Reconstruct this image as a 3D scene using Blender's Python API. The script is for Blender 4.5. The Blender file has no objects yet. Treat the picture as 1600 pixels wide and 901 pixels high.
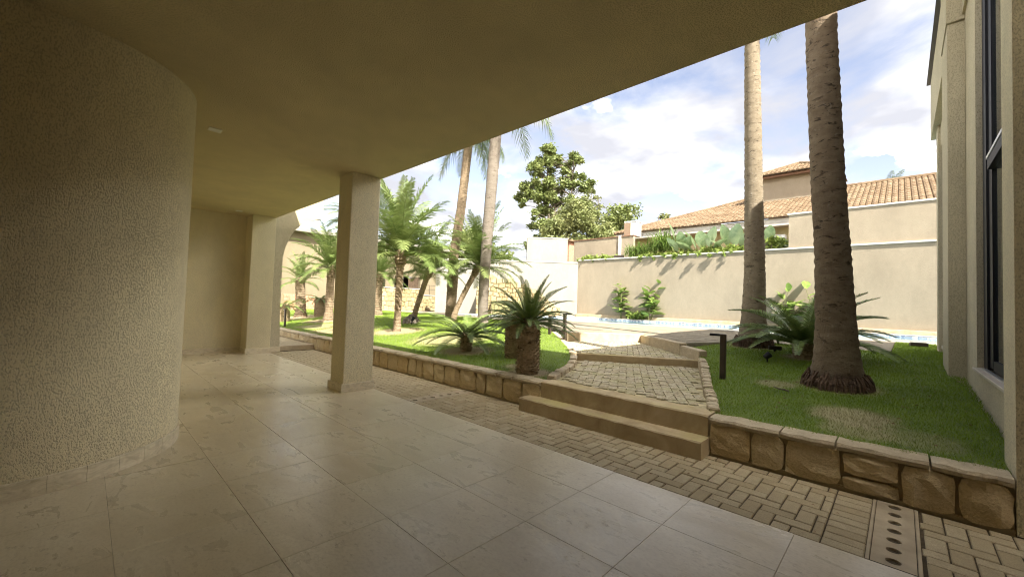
import bpy, math, random
import numpy as np
from mathutils import Vector, Matrix
R = math.radians
rnd = random.Random(7)
SC = bpy.context.scene
COL = SC.collection

# ------------------------------------------------------------------ camera
cam_d = bpy.data.cameras.new("camera")
cam = bpy.data.objects.new("camera", cam_d)
COL.objects.link(cam)
right = Vector((0.68935957, -0.72368212, 0.0326738))
fwd = Vector((0.7228571, 0.69013343, 0.03454644))
up = right.cross(fwd)
M = Matrix((right, up, -fwd)).transposed().to_4x4()
M.translation = Vector((0, 0, 1.34))
cam.matrix_world = M
cam_d.sensor_width = 36.0
cam_d.lens = 637.0 / 1600 * 36.0
cam_d.clip_start = 0.05
cam_d.clip_end = 2000
SC.camera = cam

# ------------------------------------------------------------------ light
SUN = Vector((0.38, 0.88, -1.0)).normalized()      # the way the sunlight travels
elev = math.asin(-SUN.z)
azim = math.atan2(-SUN.x, -SUN.y)
w = bpy.data.worlds.new("World")
SC.world = w
w.use_nodes = True
nt = w.node_tree
nt.nodes.clear()
def N(tree, t, **kw):
    n = tree.nodes.new(t)
    for k, v in kw.items():
        setattr(n, k, v)
    return n
wo = N(nt, 'ShaderNodeOutputWorld'); bg = N(nt, 'ShaderNodeBackground')
sky = N(nt, 'ShaderNodeTexSky', sky_type='NISHITA', sun_disc=False, sun_elevation=elev, sun_rotation=azim)
tc = N(nt, 'ShaderNodeTexCoord'); sep = N(nt, 'ShaderNodeSeparateXYZ')
nt.links.new(tc.outputs['Generated'], sep.inputs[0])
zz = N(nt, 'ShaderNodeMath', operation='ADD'); zz.inputs[1].default_value = 0.16
nt.links.new(sep.outputs[2], zz.inputs[0])
zm = N(nt, 'ShaderNodeMath', operation='MAXIMUM'); zm.inputs[1].default_value = 0.1
nt.links.new(zz.outputs[0], zm.inputs[0])
dx = N(nt, 'ShaderNodeMath', operation='DIVIDE'); dy = N(nt, 'ShaderNodeMath', operation='DIVIDE')
for a, i in ((dx, 0), (dy, 1)):
    nt.links.new(sep.outputs[i], a.inputs[0]); nt.links.new(zm.outputs[0], a.inputs[1])
cmb = N(nt, 'ShaderNodeCombineXYZ'); cmb.inputs[2].default_value = 15.7
nt.links.new(dx.outputs[0], cmb.inputs[0]); nt.links.new(dy.outputs[0], cmb.inputs[1])
n1 = N(nt, 'ShaderNodeTexNoise'); n1.inputs['Scale'].default_value = 1.7
n1.inputs['Detail'].default_value = 9; n1.inputs['Roughness'].default_value = 0.55; n1.inputs['Distortion'].default_value = 0.35
nt.links.new(cmb.outputs[0], n1.inputs['Vector'])
r1 = N(nt, 'ShaderNodeValToRGB')
r1.color_ramp.elements[0].position = 0.41; r1.color_ramp.elements[1].position = 0.57
nt.links.new(n1.outputs[0], r1.inputs[0])
n2 = N(nt, 'ShaderNodeTexNoise'); n2.inputs['Scale'].default_value = 1.5; n2.inputs['Detail'].default_value = 5
nt.links.new(cmb.outputs[0], n2.inputs['Vector'])
r2 = N(nt, 'ShaderNodeValToRGB')
CLOUD = 115.0
r2.color_ramp.elements[0].position = 0.44; r2.color_ramp.elements[1].position = 0.69
r2.color_ramp.elements[0].color = (0.0170, 0.0172, 0.0188, 1); r2.color_ramp.elements[1].color = (1, 0.965, 0.88, 1)
e3 = r2.color_ramp.elements.new(0.56); e3.color = (0.028, 0.0277, 0.0278, 1)
nt.links.new(n2.outputs[0], r2.inputs[0])
cs = N(nt, 'ShaderNodeVectorMath', operation='SCALE'); cs.inputs['Scale'].default_value = CLOUD
nt.links.new(r2.outputs[0], cs.inputs[0])
mx = N(nt, 'ShaderNodeMixRGB')
nt.links.new(r1.outputs[0], mx.inputs[0]); hz = N(nt, 'ShaderNodeMixRGB', blend_type='MULTIPLY'); hz.inputs[0].default_value = 1.0; hz.inputs[2].default_value = (0.98, 0.76, 0.66, 1); nt.links.new(sky.outputs[0], hz.inputs[1]); nt.links.new(hz.outputs[0], mx.inputs[1]); nt.links.new(cs.outputs[0], mx.inputs[2])
nt.links.new(mx.outputs[0], bg.inputs[0]); nt.links.new(bg.outputs[0], wo.inputs[0])
bg.inputs[1].default_value = 0.05

sun_d = bpy.data.lights.new("sun", 'SUN'); sun_d.energy = 2.0; sun_d.angle = R(0.5); sun_d.color = (1.0, 0.95, 0.85)
sun = bpy.data.objects.new("sun", sun_d); COL.objects.link(sun)
sun.rotation_euler = SUN.to_track_quat('-Z', 'Y').to_euler()
sun.location = (0, 0, 40)
SC.view_settings.view_transform = 'Standard'; SC.view_settings.look = 'None'
SC.view_settings.exposure = 3.1; SC.view_settings.gamma = 1.0
SC.cycles.use_denoising = True; SC.cycles.filter_width = 1.1
SC.cycles.max_bounces = 10; SC.cycles.diffuse_bounces = 7; SC.cycles.transparent_max_bounces = 8

# ------------------------------------------------------------------ helpers
def arr(m):
    return np.asarray(m, dtype=np.float64)
def mesh_from(name, verts, faces, mat=None, smooth=False):
    me = bpy.data.meshes.new(name)
    me.from_pydata([tuple(v) for v in verts], [], [tuple(f) for f in faces])
    if mat: me.materials.append(mat)
    if smooth: me.polygons.foreach_set('use_smooth', [True] * len(me.polygons))
    me.update()
    return me
def fast_mesh(name, V, F, mat):
    """V (n,3) float, F (m,k) int all of one size"""
    me = bpy.data.meshes.new(name)
    V = np.ascontiguousarray(V, dtype=np.float32); F = np.ascontiguousarray(F, dtype=np.int32)
    k = F.shape[1]
    me.vertices.add(len(V)); me.vertices.foreach_set('co', V.ravel())
    me.loops.add(F.size); me.loops.foreach_set('vertex_index', F.ravel())
    me.polygons.add(len(F))
    me.polygons.foreach_set('loop_start', np.arange(0, F.size, k, dtype=np.int32))
    me.polygons.foreach_set('loop_total', np.full(len(F), k, dtype=np.int32))
    me.update(calc_edges=True)
    if mat: me.materials.append(mat)
    return me
def link(name, me, parent=None, loc=None, rot=None, scale=None):
    o = bpy.data.objects.new(name, me)
    COL.objects.link(o)
    if parent is not None: o.parent = parent
    if loc is not None: o.location = loc
    if rot is not None: o.rotation_euler = rot
    if scale is not None: o.scale = scale
    return o
def tag(o, label=None, cat=None, group=None, kind=None):
    if label: o['label'] = label
    if cat: o['category'] = cat
    if group: o['group'] = group
    if kind: o['kind'] = kind
    return o
def thing(name, label, cat, loc=(0, 0, 0), rz=0, group=None):
    o = bpy.data.objects.new(name, None); COL.objects.link(o)
    o.location = loc; o.rotation_euler = (0, 0, rz); o.empty_display_size = 0.2
    return tag(o, label, cat, group)

class MB:
    def __init__(s): s.v = []; s.f = []
    def add(s, vs, fs):
        b = len(s.v); s.v += [tuple(v) for v in vs]; s.f += [tuple(i + b for i in f) for f in fs]; return s
    def box(s, x0, y0, z0, x1, y1, z1):
        return s.add([(x0,y0,z0),(x1,y0,z0),(x1,y1,z0),(x0,y1,z0),(x0,y0,z1),(x1,y0,z1),(x1,y1,z1),(x0,y1,z1)],
              [(0,3,2,1),(4,5,6,7),(0,1,5,4),(1,2,6,5),(2,3,7,6),(3,0,4,7)])
    def cbox(s, x0, y0, z0, x1, y1, z1, c=0.004):
        """box with a chamfer round the top"""
        vs = []
        for z, e in ((z0, 0), (z1 - c, 0), (z1, c)):
            vs += [(x0+e,y0+e,z),(x1-e,y0+e,z),(x1-e,y1-e,z),(x0+e,y1-e,z)]
        fs = [(0,3,2,1),(8,9,10,11)]
        for k in (0, 4):
            for i in range(4):
                j = (i+1) % 4; fs.append((k+i, k+j, k+4+j, k+4+i))
        return s.add(vs, fs)
    def bbox(s, x0, y0, z0, x1, y1, z1, c=0.01):
        """box chamfered on vertical edges and top/bottom"""
        def ring(z, e):
            q = c
            a0, a1, b0, b1 = x0+e, x1-e, y0+e, y1-e
            return [(a0+q,b0,z),(a1-q,b0,z),(a1,b0+q,z),(a1,b1-q,z),(a1-q,b1,z),(a0+q,b1,z),(a0,b1-q,z),(a0,b0+q,z)]
        vs = ring(z0, c) + ring(z0+c, 0) + ring(z1-c, 0) + ring(z1, c)
        fs = [tuple(range(7,-1,-1)), tuple(range(24,32))]
        for k in (0, 8, 16):
            for i in range(8):
                j = (i+1) % 8; fs.append((k+i, k+j, k+8+j, k+8+i))
        return s.add(vs, fs)
    def prism(s, poly, z0, z1):
        n = len(poly)
        vs = [(x, y, z0) for x, y in poly] + [(x, y, z1) for x, y in poly]
        fs = [tuple(range(n-1, -1, -1)), tuple(range(n, 2*n))] + [(i, (i+1)%n, n+(i+1)%n, n+i) for i in range(n)]
        return s.add(vs, fs)
    def tube(s, path, radii, n=8, cap=True, jit=0.0):
        path = [Vector(p) for p in path]; m = len(path)
        if not hasattr(radii, '__len__'): radii = [radii] * m
        vs = []; fs = []
        ref = None
        for i, p in enumerate(path):
            t = (path[min(i+1, m-1)] - path[max(i-1, 0)]).normalized()
            if ref is None:
                ref = Vector((1,0,0)) if abs(t.x) < 0.8 else Vector((0,1,0))
            u = (ref - t * ref.dot(t)).normalized(); v = t.cross(u); ref = u
            for k in range(n):
                a = 2*math.pi*k/n
                r = radii[i] * (1 + (rnd.uniform(-jit, jit) if jit else 0))
                vs.append(p + (u*math.cos(a) + v*math.sin(a)) * r)
        for i in range(m-1):
            for k in range(n):
                j = (k+1) % n
                fs.append((i*n+k, i*n+j, (i+1)*n+j, (i+1)*n+k))
        if cap:
            fs.append(tuple(range(n-1, -1, -1))); fs.append(tuple((m-1)*n + k for k in range(n)))
        return s.add(vs, fs)
    def mesh(s, name, mat, smooth=False): return mesh_from(name, s.v, s.f, mat, smooth)
    def build(s, name, mat, parent=None, smooth=False, loc=None, rot=None):
        return link(name, s.mesh(name, mat, smooth), parent, loc, rot)

# ------------------------------------------------------------------ materials
class Mat:
    def __init__(s, name):
        s.m = bpy.data.materials.new(name); s.m.use_nodes = True
        s.t = s.m.node_tree; s.b = s.t.nodes['Principled BSDF']
        s.co = None
    def n(s, t, **kw): return N(s.t, t, **kw)
    def l(s, a, b): s.t.links.new(a, b)
    def coord(s, scale=(1,1,1), src='Object'):
        if src == 'Position':
            o = s.n('ShaderNodeNewGeometry').outputs['Position']
        else:
            o = s.n('ShaderNodeTexCoord').outputs[src]
        mp = s.n('ShaderNodeMapping'); mp.inputs['Scale'].default_value = scale
        s.l(o, mp.inputs[0]); return mp.outputs[0]
    def noise(s, scale, detail=4, rough=0.55, stretch=(1,1,1), src='Object', dist=0.0):
        nz = s.n('ShaderNodeTexNoise'); nz.inputs['Scale'].default_value = scale
        nz.inputs['Detail'].default_value = detail; nz.inputs['Roughness'].default_value = rough; nz.inputs['Distortion'].default_value = dist
        s.l(s.coord(stretch, src), nz.inputs['Vector']); return nz.outputs['Fac']
    def ramp(s, fac, stops):
        r = s.n('ShaderNodeValToRGB'); e = r.color_ramp.elements
        while len(e) < len(stops): e.new(0.5)
        for el, (p, c) in zip(e, stops):
            el.position = p; el.color = (c[0], c[1], c[2], 1) if hasattr(c, '__len__') else (c, c, c, 1)
        s.l(fac, r.inputs[0]); return r.outputs[0]
    def mix(s, fac, a, b, mode='MIX'):
        x = s.n('ShaderNodeMixRGB', blend_type=mode)
        for i, v in ((0, fac), (1, a), (2, b)):
            if hasattr(v, 'is_linked') or hasattr(v, 'links'): s.l(v, x.inputs[i])
            elif i == 0: x.inputs[0].default_value = v
            else: x.inputs[i].default_value = (v[0], v[1], v[2], 1)
        return x.outputs[0]
    def math(s, op, a, b=0.0, clamp=False):
        x = s.n('ShaderNodeMath', operation=op, use_clamp=clamp)
        for i, v in ((0, a), (1, b)):
            if hasattr(v, 'links'): s.l(v, x.inputs[i])
            else: x.inputs[i].default_value = v
        return x.outputs[0]
    def color(s, c):
        if hasattr(c, 'links'): s.l(c, s.b.inputs['Base Color'])
        else: s.b.inputs['Base Color'].default_value = (c[0], c[1], c[2], 1)
        return s
    def rough(s, r, spec=None):
        if hasattr(r, 'links'): s.l(r, s.b.inputs['Roughness'])
        else: s.b.inputs['Roughness'].default_value = r
        if spec is not None: s.b.inputs['Specular IOR Level'].default_value = spec
        return s
    def bump(s, h, strength=0.5, dist=0.01):
        bp = s.n('ShaderNodeBump'); bp.inputs['Strength'].default_value = strength; bp.inputs['Distance'].default_value = dist
        s.l(h, bp.inputs['Height']); s.l(bp.outputs[0], s.b.inputs['Normal']); return s
    def rand(s): return s.n('ShaderNodeObjectInfo').outputs['Random']

def stucco(name, base, dark=0.55, sc=1.0, amount=1.0):
    m = Mat(name)
    pit = m.noise(115*sc, 3, 0.6, (1, 1, 0.55), 'Position')
    pits = m.ramp(pit, [(0.40, 0), (0.50, 1)])
    grain = m.noise(260*sc, 2, 0.5, (1,1,1), 'Position')
    blot = m.noise(1.3, 5, 0.6, (1,1,0.5), 'Position')
    trow = m.noise(7, 4, 0.65, (1,1,0.6), 'Position', 0.8)
    bl = m.math('ADD', m.math('MULTIPLY', blot, 0.65), m.math('MULTIPLY', trow, 0.35))
    c1 = m.mix(m.ramp(bl, [(0.35, 0), (0.65, 1)]), tuple(x*0.86 for x in base), tuple(min(1, x*1.07) for x in base))
    c2 = m.mix(m.ramp(pits, [(0, 0.55*amount), (1, 0)]), c1, tuple(x*dark for x in base))
    m.color(c2).rough(0.92, 0.2)
    h = m.math('ADD', m.math('MULTIPLY', pits, 1.0), m.math('MULTIPLY', grain, 0.5)); h = m.math('ADD', h, m.math('MULTIPLY', trow, 0.5))
    m.bump(h, 0.8*amount, 0.006)
    return m.m
def plain(name, c, rough=0.6, spec=0.5, metal=0.0, nz=None, var=0.12):
    m = Mat(name)
    if nz:
        f = m.noise(nz, 5, 0.6, src='Position')
        m.color(m.mix(m.ramp(f, [(0.3, 0), (0.7, 1)]), tuple(x*(1-var) for x in c), tuple(min(1, x*(1+var)) for x in c)))
        m.bump(f, 0.25, 0.004)
    else: m.color(c)
    m.rough(rough, spec); m.b.inputs['Metallic'].default_value = metal
    return m.m

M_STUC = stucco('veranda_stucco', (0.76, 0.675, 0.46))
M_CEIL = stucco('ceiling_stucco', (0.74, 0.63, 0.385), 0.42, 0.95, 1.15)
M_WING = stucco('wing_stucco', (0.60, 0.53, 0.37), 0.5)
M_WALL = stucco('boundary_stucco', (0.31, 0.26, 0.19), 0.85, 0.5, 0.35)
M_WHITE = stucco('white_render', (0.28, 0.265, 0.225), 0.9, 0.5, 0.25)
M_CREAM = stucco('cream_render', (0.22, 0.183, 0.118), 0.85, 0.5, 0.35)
M_CAP = plain('white_coping', (0.48, 0.46, 0.41), 0.7, 0.3, nz=3.0)

def travertine():
    m = Mat('travertine')
    r = m.rand()
    # each slab gets its own patch of stone
    off = m.n('ShaderNodeCombineXYZ'); sc = m.math('MULTIPLY', r, 37.0)
    m.l(sc, off.inputs[0]); m.l(m.math('MULTIPLY', r, 91.0), off.inputs[1])
    va = m.n('ShaderNodeVectorMath', operation='ADD')
    m.l(m.coord((1,1,1), 'Object'), va.inputs[0]); m.l(off.outputs[0], va.inputs[1])
    def nz(scale, st, det, ro, dist=0.0):
        mp = m.n('ShaderNodeMapping'); mp.inputs['Scale'].default_value = st
        m.l(va.outputs[0], mp.inputs[0])
        n = m.n('ShaderNodeTexNoise'); n.inputs['Scale'].default_value = scale; n.inputs['Detail'].default_value = det
        n.inputs['Roughness'].default_value = ro; n.inputs['Distortion'].default_value = dist
        m.l(mp.outputs[0], n.inputs['Vector']); return n.outputs['Fac']
    band = nz(5.0, (1.0, 0.35, 1), 6, 0.62, 0.9)
    cloud = nz(2.6, (1, 0.6, 1), 7, 0.68)
    pit = nz(30.0, (1.0, 0.5, 1), 7, 0.75, 0.15)
    zone = nz(3.2, (1, .6, 1), 3, .5)
    base = m.ramp(band, [(0.28, (0.52, 0.435, 0.28)), (0.5, (0.66, 0.57, 0.40)), (0.72, (0.75, 0.675, 0.515))])
    base = m.mix(m.ramp(cloud, [(0.38, 0.0), (0.62, 0.6)]), base, (0.55, 0.455, 0.285))
    base = m.mix(m.math('MULTIPLY', r, 0.4), base, (0.73, 0.645, 0.48))
    pm = m.math('MULTIPLY', m.ramp(pit, [(0.55, 0), (0.68, 1)]), m.ramp(zone, [(0.42, 0.0), (0.58, 0.85)]))
    c = m.mix(pm, base, (0.36, 0.27, 0.16))
    m2 = nz(60.0, (1.0, 0.6, 1), 4, 0.7)
    c = m.mix(m.ramp(m2, [(0.35, 0.35), (0.55, 0.0)]), c, (0.42, 0.335, 0.2))
    m.color(c)
    m.rough(m.ramp(band, [(0.2, 0.34), (0.8, 0.24)]), 0.5)
    h = m.math('SUBTRACT', m.math('MULTIPLY', band, 0.12), pm)
    m.bump(h, 0.35, 0.003)
    return m.m
M_TRAV = travertine()
def trav_base():
    m = Mat('skirting_marble')
    b = m.noise(9, 6, 0.65, (1, 1, 2.5), 'Position', 1.2)
    m.color(m.ramp(b, [(0.3, (0.44, 0.37, 0.25)), (0.55, (0.64, 0.56, 0.41)), (0.75, (0.75, 0.68, 0.53))])).rough(0.4, 0.4)
    return m.m
M_SKIRT = trav_base()
M_GROUT = plain('grout', (0.40, 0.34, 0.235), 0.9, 0.1, nz=20)

def paver(name, a, b, dark, moss=0.0):
    m = Mat(name)
    r = m.rand()
    f = m.noise(14, 6, 0.7, src='Position')
    fine = m.noise(160, 3, 0.6, src='Position')
    c = m.mix(r, a, b)
    c = m.mix(m.ramp(f, [(0.38, 0.0), (0.72, 0.55)]), c, dark)
    c = m.mix(m.ramp(fine, [(0.35, 0.35), (0.6, 0.0)]), c, tuple(x*0.5 for x in dark))
    if moss:
        sp_ = m.noise(34, 5, 0.75, src='Position')
        c = m.mix(m.ramp(sp_, [(0.40, 0.75), (0.52, 0.0)]), c, tuple(x*0.42 for x in dark))
        c = m.mix(m.ramp(m.noise(11, 5, 0.7, src='Position'), [(0.55, 0.0), (0.68, 0.5)]), c, (0.62, 0.56, 0.44))
        g = m.noise(2.2, 5, 0.65, src='Position')
        c = m.mix(m.ramp(g, [(0.45, 0.0), (0.62, moss)]), c, (0.36, 0.34, 0.14))
    m.color(c).rough(0.9, 0.2).bump(m.math('ADD', m.math('MULTIPLY', f, 1.0), m.math('MULTIPLY', fine, .6)), 0.6, 0.006)
    return m.m
M_PAV = paver('concrete_paver', (0.43, 0.345, 0.205), (0.53, 0.44, 0.285), (0.34, 0.275, 0.17))
M_COB = paver('landing_paver', (0.50, 0.42, 0.28), (0.58, 0.51, 0.37), (0.42, 0.35, 0.22), 0.5)
M_DECK = paver('deck_paver', (0.25, 0.212, 0.15), (0.30, 0.26, 0.19), (0.2, 0.17, 0.12))
M_JOINT = plain('joint_sand', (0.10, 0.078, 0.05), 0.95, 0.1, nz=30, var=0.3)
M_MOSSJ = plain('mossy_joint', (0.42, 0.36, 0.22), 0.95, 0.1, nz=14, var=0.45)
def stone(name, cols, rr=0.85, amt=1.0):
    m = Mat(name)
    r = m.rand()
    f = m.noise(7, 7, 0.68, (1, 1, 1.4), 'Position', 0.8)
    fine = m.noise(60, 4, 0.65, (1, 1, 1), 'Position')
    c = m.ramp(r, [(i/(len(cols)-1), q) for i, q in enumerate(cols)])
    c = m.mix(m.ramp(f, [(0.35, 0.0), (0.7, 0.6*amt)]), c, tuple(x*0.55 for x in cols[0]))
    c = m.mix(m.ramp(fine, [(0.3, 0.3), (0.55, 0.0)]), c, tuple(x*0.4 for x in cols[0]))
    m.color(c).rough(rr, 0.25).bump(m.math('ADD', f, m.math('MULTIPLY', fine, 0.4)), 0.8, 0.02)
    return m.m
M_STONE = stone('sandstone', [(0.60, 0.46, 0.26), (0.66, 0.53, 0.32), (0.58, 0.46, 0.28), (0.68, 0.57, 0.37)], amt=.6)
M_CAPST = stone('cap_sandstone', [(0.52, 0.425, 0.28), (0.58, 0.485, 0.34), (0.50, 0.41, 0.275)])
M_YSTONE = stone('yellow_fieldstone', [(0.36, 0.275, 0.135), (0.44, 0.38, 0.25), (0.33, 0.25, 0.12), (0.42, 0.345, 0.21)])
M_MSTONE = stone('mossy_fieldstone', [(0.22, 0.21, 0.09), (0.30, 0.26, 0.13), (0.20, 0.20, 0.08)])
M_MORTAR = plain('mortar', (0.36, 0.29, 0.18), 0.95, 0.1, nz=8)
M_PMORTAR = plain('pale_mortar', (0.26, 0.215, 0.13), 0.95, 0.1, nz=8)
def concrete():
    m = Mat('stained_concrete')
    f = m.noise(3.5, 7, 0.65, (1, 1, 1), 'Position', 0.6); g = m.noise(1.5, 5, 0.6, (1, 1, 3), 'Position')
    fine = m.noise(120, 3, 0.6, src='Position')
    c = m.ramp(f, [(0.3, (0.34, 0.255, 0.145)), (0.55, (0.45, 0.355, 0.215)), (0.75, (0.54, 0.44, 0.29))])
    # moss grows on the treads only
    ge = m.n('ShaderNodeNewGeometry'); sp = m.n('ShaderNodeSeparateXYZ'); m.l(ge.outputs['Normal'], sp.inputs[0])
    upf = m.math('MULTIPLY', m.ramp(sp.outputs[2], [(0.6, 0), (0.9, 1)]), m.ramp(g, [(0.48, 0.0), (0.68, 0.6)]))
    c = m.mix(upf, c, (0.42, 0.37, 0.13))
    m.color(c).rough(0.9, 0.2).bump(m.math('ADD', f, m.math('MULTIPLY', fine, .5)), 0.35, 0.006)
    return m.m
M_CONC = concrete()
M_TAN = plain('tan_render', (0.44, 0.36, 0.245), 0.9, 0.2, nz=5, var=0.2)
M_BLACK = plain('black_aluminium', (0.016, 0.016, 0.019), 0.55, 0.25)
M_BRONZE = plain('bronze_metal', (0.06, 0.045, 0.035), 0.4, 0.5, 0.3)
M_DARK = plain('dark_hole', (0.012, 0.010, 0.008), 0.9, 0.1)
M_SILL = plain('sill_marble', (0.50, 0.44, 0.36), 0.45, 0.4, nz=8)
M_STEEL = plain('aluminium_track', (0.5, 0.5, 0.5), 0.35, 0.5, 0.8)
M_INT = plain('room_inside', (0.20, 0.18, 0.15), 0.9)
def glass():
    m = Mat('dark_window_glass'); m.color((0.02, 0.026, 0.028)).rough(0.03, 0.8); m.b.inputs['IOR'].default_value = 1.6
    return m.m
M_GLASS = glass()
def water():
    m = Mat('pool_water')
    f = m.noise(2.6, 3, 0.5, (1, 1.6, 1), 'Position')
    m.color((0.10, 0.22, 0.28)).rough(0.04, 0.7).bump(f, 0.12, 0.05)
    m.b.inputs['IOR'].default_value = 1.33
    return m.m
M_WATER = water()
def mosaic():
    m = Mat('blue_mosaic')
    b = m.n('ShaderNodeTexBrick'); b.offset = 0
    m.l(m.coord((1, 1, 1), 'Position'), b.inputs['Vector'])
    v = m.n('ShaderNodeTexVoronoi'); v.inputs['Scale'].default_value = 18
    m.l(m.coord((1, 1, 1), 'Position'), v.inputs['Vector'])
    c = m.ramp(v.outputs['Color'], [(0.2, (0.17, 0.21, 0.29)), (0.45, (0.30, 0.34, 0.40)), (0.7, (0.48, 0.50, 0.50))])
    m.color(c).rough(0.2, 0.5)
    return m.m
M_MOSAIC = mosaic()
def tileroof():
    m = Mat('clay_roof_tile')
    f = m.noise(1.6, 6, 0.7, (1, 1, 1), 'Position'); g = m.noise(7, 4, 0.6, (1, 3, 1), 'Position')
    c = m.ramp(f, [(0.3, (0.10, 0.066, 0.038)), (0.5, (0.165, 0.115, 0.068)), (0.72, (0.25, 0.195, 0.13))])
    c = m.mix(m.ramp(g, [(0.5, 0.0), (0.75, 0.7)]), c, (0.16, 0.11, 0.08))
    m.color(c).rough(0.9, 0.15).bump(g, 0.3, 0.02)
    return m.m
M_ROOF = tileroof()
M_BRICK = plain('red_brick', (0.42, 0.23, 0.15), 0.9, 0.1, nz=9, var=0.3)
M_WOOD = plain('brown_fascia', (0.16, 0.085, 0.05), 0.7, 0.3, nz=6)
M_ACW = plain('white_plastic', (0.72, 0.72, 0.70), 0.5, 0.4)
M_LAMPW = plain('white_lamp_plate', (0.78, 0.76, 0.70), 0.4, 0.4)

def leafmat(name, a, b, c=None, rough=0.5, trans=0.25, sc=6.0, spec=0.35):
    m = Mat(name)
    f = m.noise(sc, 3, 0.6, src='Position'); r = m.rand()
    col = m.mix(m.ramp(f, [(0.35, 0), (0.65, 1)]), a, b)
    if c: col = m.mix(m.ramp(r, [(0.55, 0.0), (1.0, 0.55)]), col, c)
    m.color(col).rough(rough, spec)
    tr = m.n('ShaderNodeBsdfTranslucent'); m.l(col, tr.inputs[0])
    ms = m.n('ShaderNodeMixShader'); ms.inputs[0].default_value = trans
    out = m.t.nodes['Material Output']
    m.l(m.b.outputs[0], ms.inputs[1]); m.l(tr.outputs[0], ms.inputs[2]); m.l(ms.outputs[0], out.inputs['Surface'])
    return m.m
M_PHX = leafmat('date_palm_leaf', (0.11, 0.165, 0.04), (0.19, 0.245, 0.07), (0.24, 0.26, 0.10))
M_QUEEN = leafmat('queen_palm_leaf', (0.10, 0.15, 0.045), (0.18, 0.23, 0.075), (0.20, 0.19, 0.10))
M_CYC = leafmat('cycad_leaf', (0.11, 0.165, 0.04), (0.20, 0.26, 0.07), None, 0.35, 0.15, spec=0.5)
M_STEM = plain('leaf_stalk', (0.17, 0.17, 0.07), 0.6, 0.3)
M_BROAD = leafmat('broad_leaf', (0.13, 0.21, 0.04), (0.24, 0.33, 0.08), (0.33, 0.36, 0.10), 0.4, 0.3)
M_PADDLE = leafmat('paddle_leaf', (0.20, 0.29, 0.13), (0.34, 0.42, 0.22), (0.32, 0.38, 0.26), 0.35, 0.3)
M_SPIKE = leafmat('spiky_leaf', (0.10, 0.17, 0.03), (0.20, 0.28, 0.06), None, 0.45, 0.25)
M_IVY = leafmat('trailing_leaf', (0.16, 0.23, 0.04), (0.30, 0.36, 0.09), None, 0.5, 0.3)
M_TREE = leafmat('tree_leaf', (0.12, 0.16, 0.045), (0.22, 0.255, 0.085), None, 0.5, 0.25, 1.2)
M_BUSH = leafmat('bush_leaf', (0.145, 0.175, 0.055), (0.24, 0.255, 0.10), None, 0.5, 0.25, 0.9)
M_TREE2 = leafmat('pale_tree_leaf', (0.13, 0.16, 0.05), (0.22, 0.23, 0.09), None, 0.5, 0.25, 0.9)
def bark(name, a, b, dark, ring=(14, 0.35), lich=0.0):
    m = Mat(name)
    f = m.noise(6, 6, 0.7, (1, 1, 2.0), 'Position'); g = m.noise(9, 5, 0.6, (1, 1, 2.6), 'Position', 0.7)
    fib = m.noise(80, 3, 0.6, (1, 1, 0.15), 'Position')
    c = m.mix(m.ramp(f, [(0.3, 0), (0.7, 1)]), a, b)
    c = m.mix(m.ramp(g, [(0.56, 0.0), (0.66, 0.85)]), c, dark)
    if lich: c = m.mix(m.ramp(m.noise(22, 4, 0.6, src='Position'), [(0.62, 0), (0.7, lich)]), c, (0.42, 0.40, 0.34))
    m.color(c).rough(0.95, 0.1).bump(m.math('ADD', f, m.math('MULTIPLY', fib, .5)), 0.7, 0.02)
    return m.m
M_BARKD = bark('dark_palm_bark', (0.15, 0.11, 0.072), (0.25, 0.195, 0.135), (0.035, 0.026, 0.02), lich=0.2)
M_BARKM = bark('ringed_palm_bark', (0.18, 0.145, 0.10), (0.27, 0.225, 0.16), (0.07, 0.055, 0.04), lich=0.5)
M_BARKG = bark('grey_palm_bark', (0.15, 0.125, 0.10), (0.22, 0.19, 0.155), (0.10, 0.08, 0.06))
M_BARKP = bark('knobby_palm_bark', (0.17, 0.125, 0.08), (0.29, 0.22, 0.145), (0.06, 0.045, 0.03))
M_BARKT = bark('tree_bark', (0.16, 0.13, 0.10), (0.22, 0.19, 0.15), (0.08, 0.065, 0.05))
M_ROOT = bark('fibrous_root', (0.10, 0.065, 0.045), (0.15, 0.10, 0.07), (0.04, 0.028, 0.02))
M_CYCT = bark('cycad_trunk_scale', (0.24, 0.17, 0.105), (0.42, 0.33, 0.22), (0.07, 0.05, 0.03))

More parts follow.
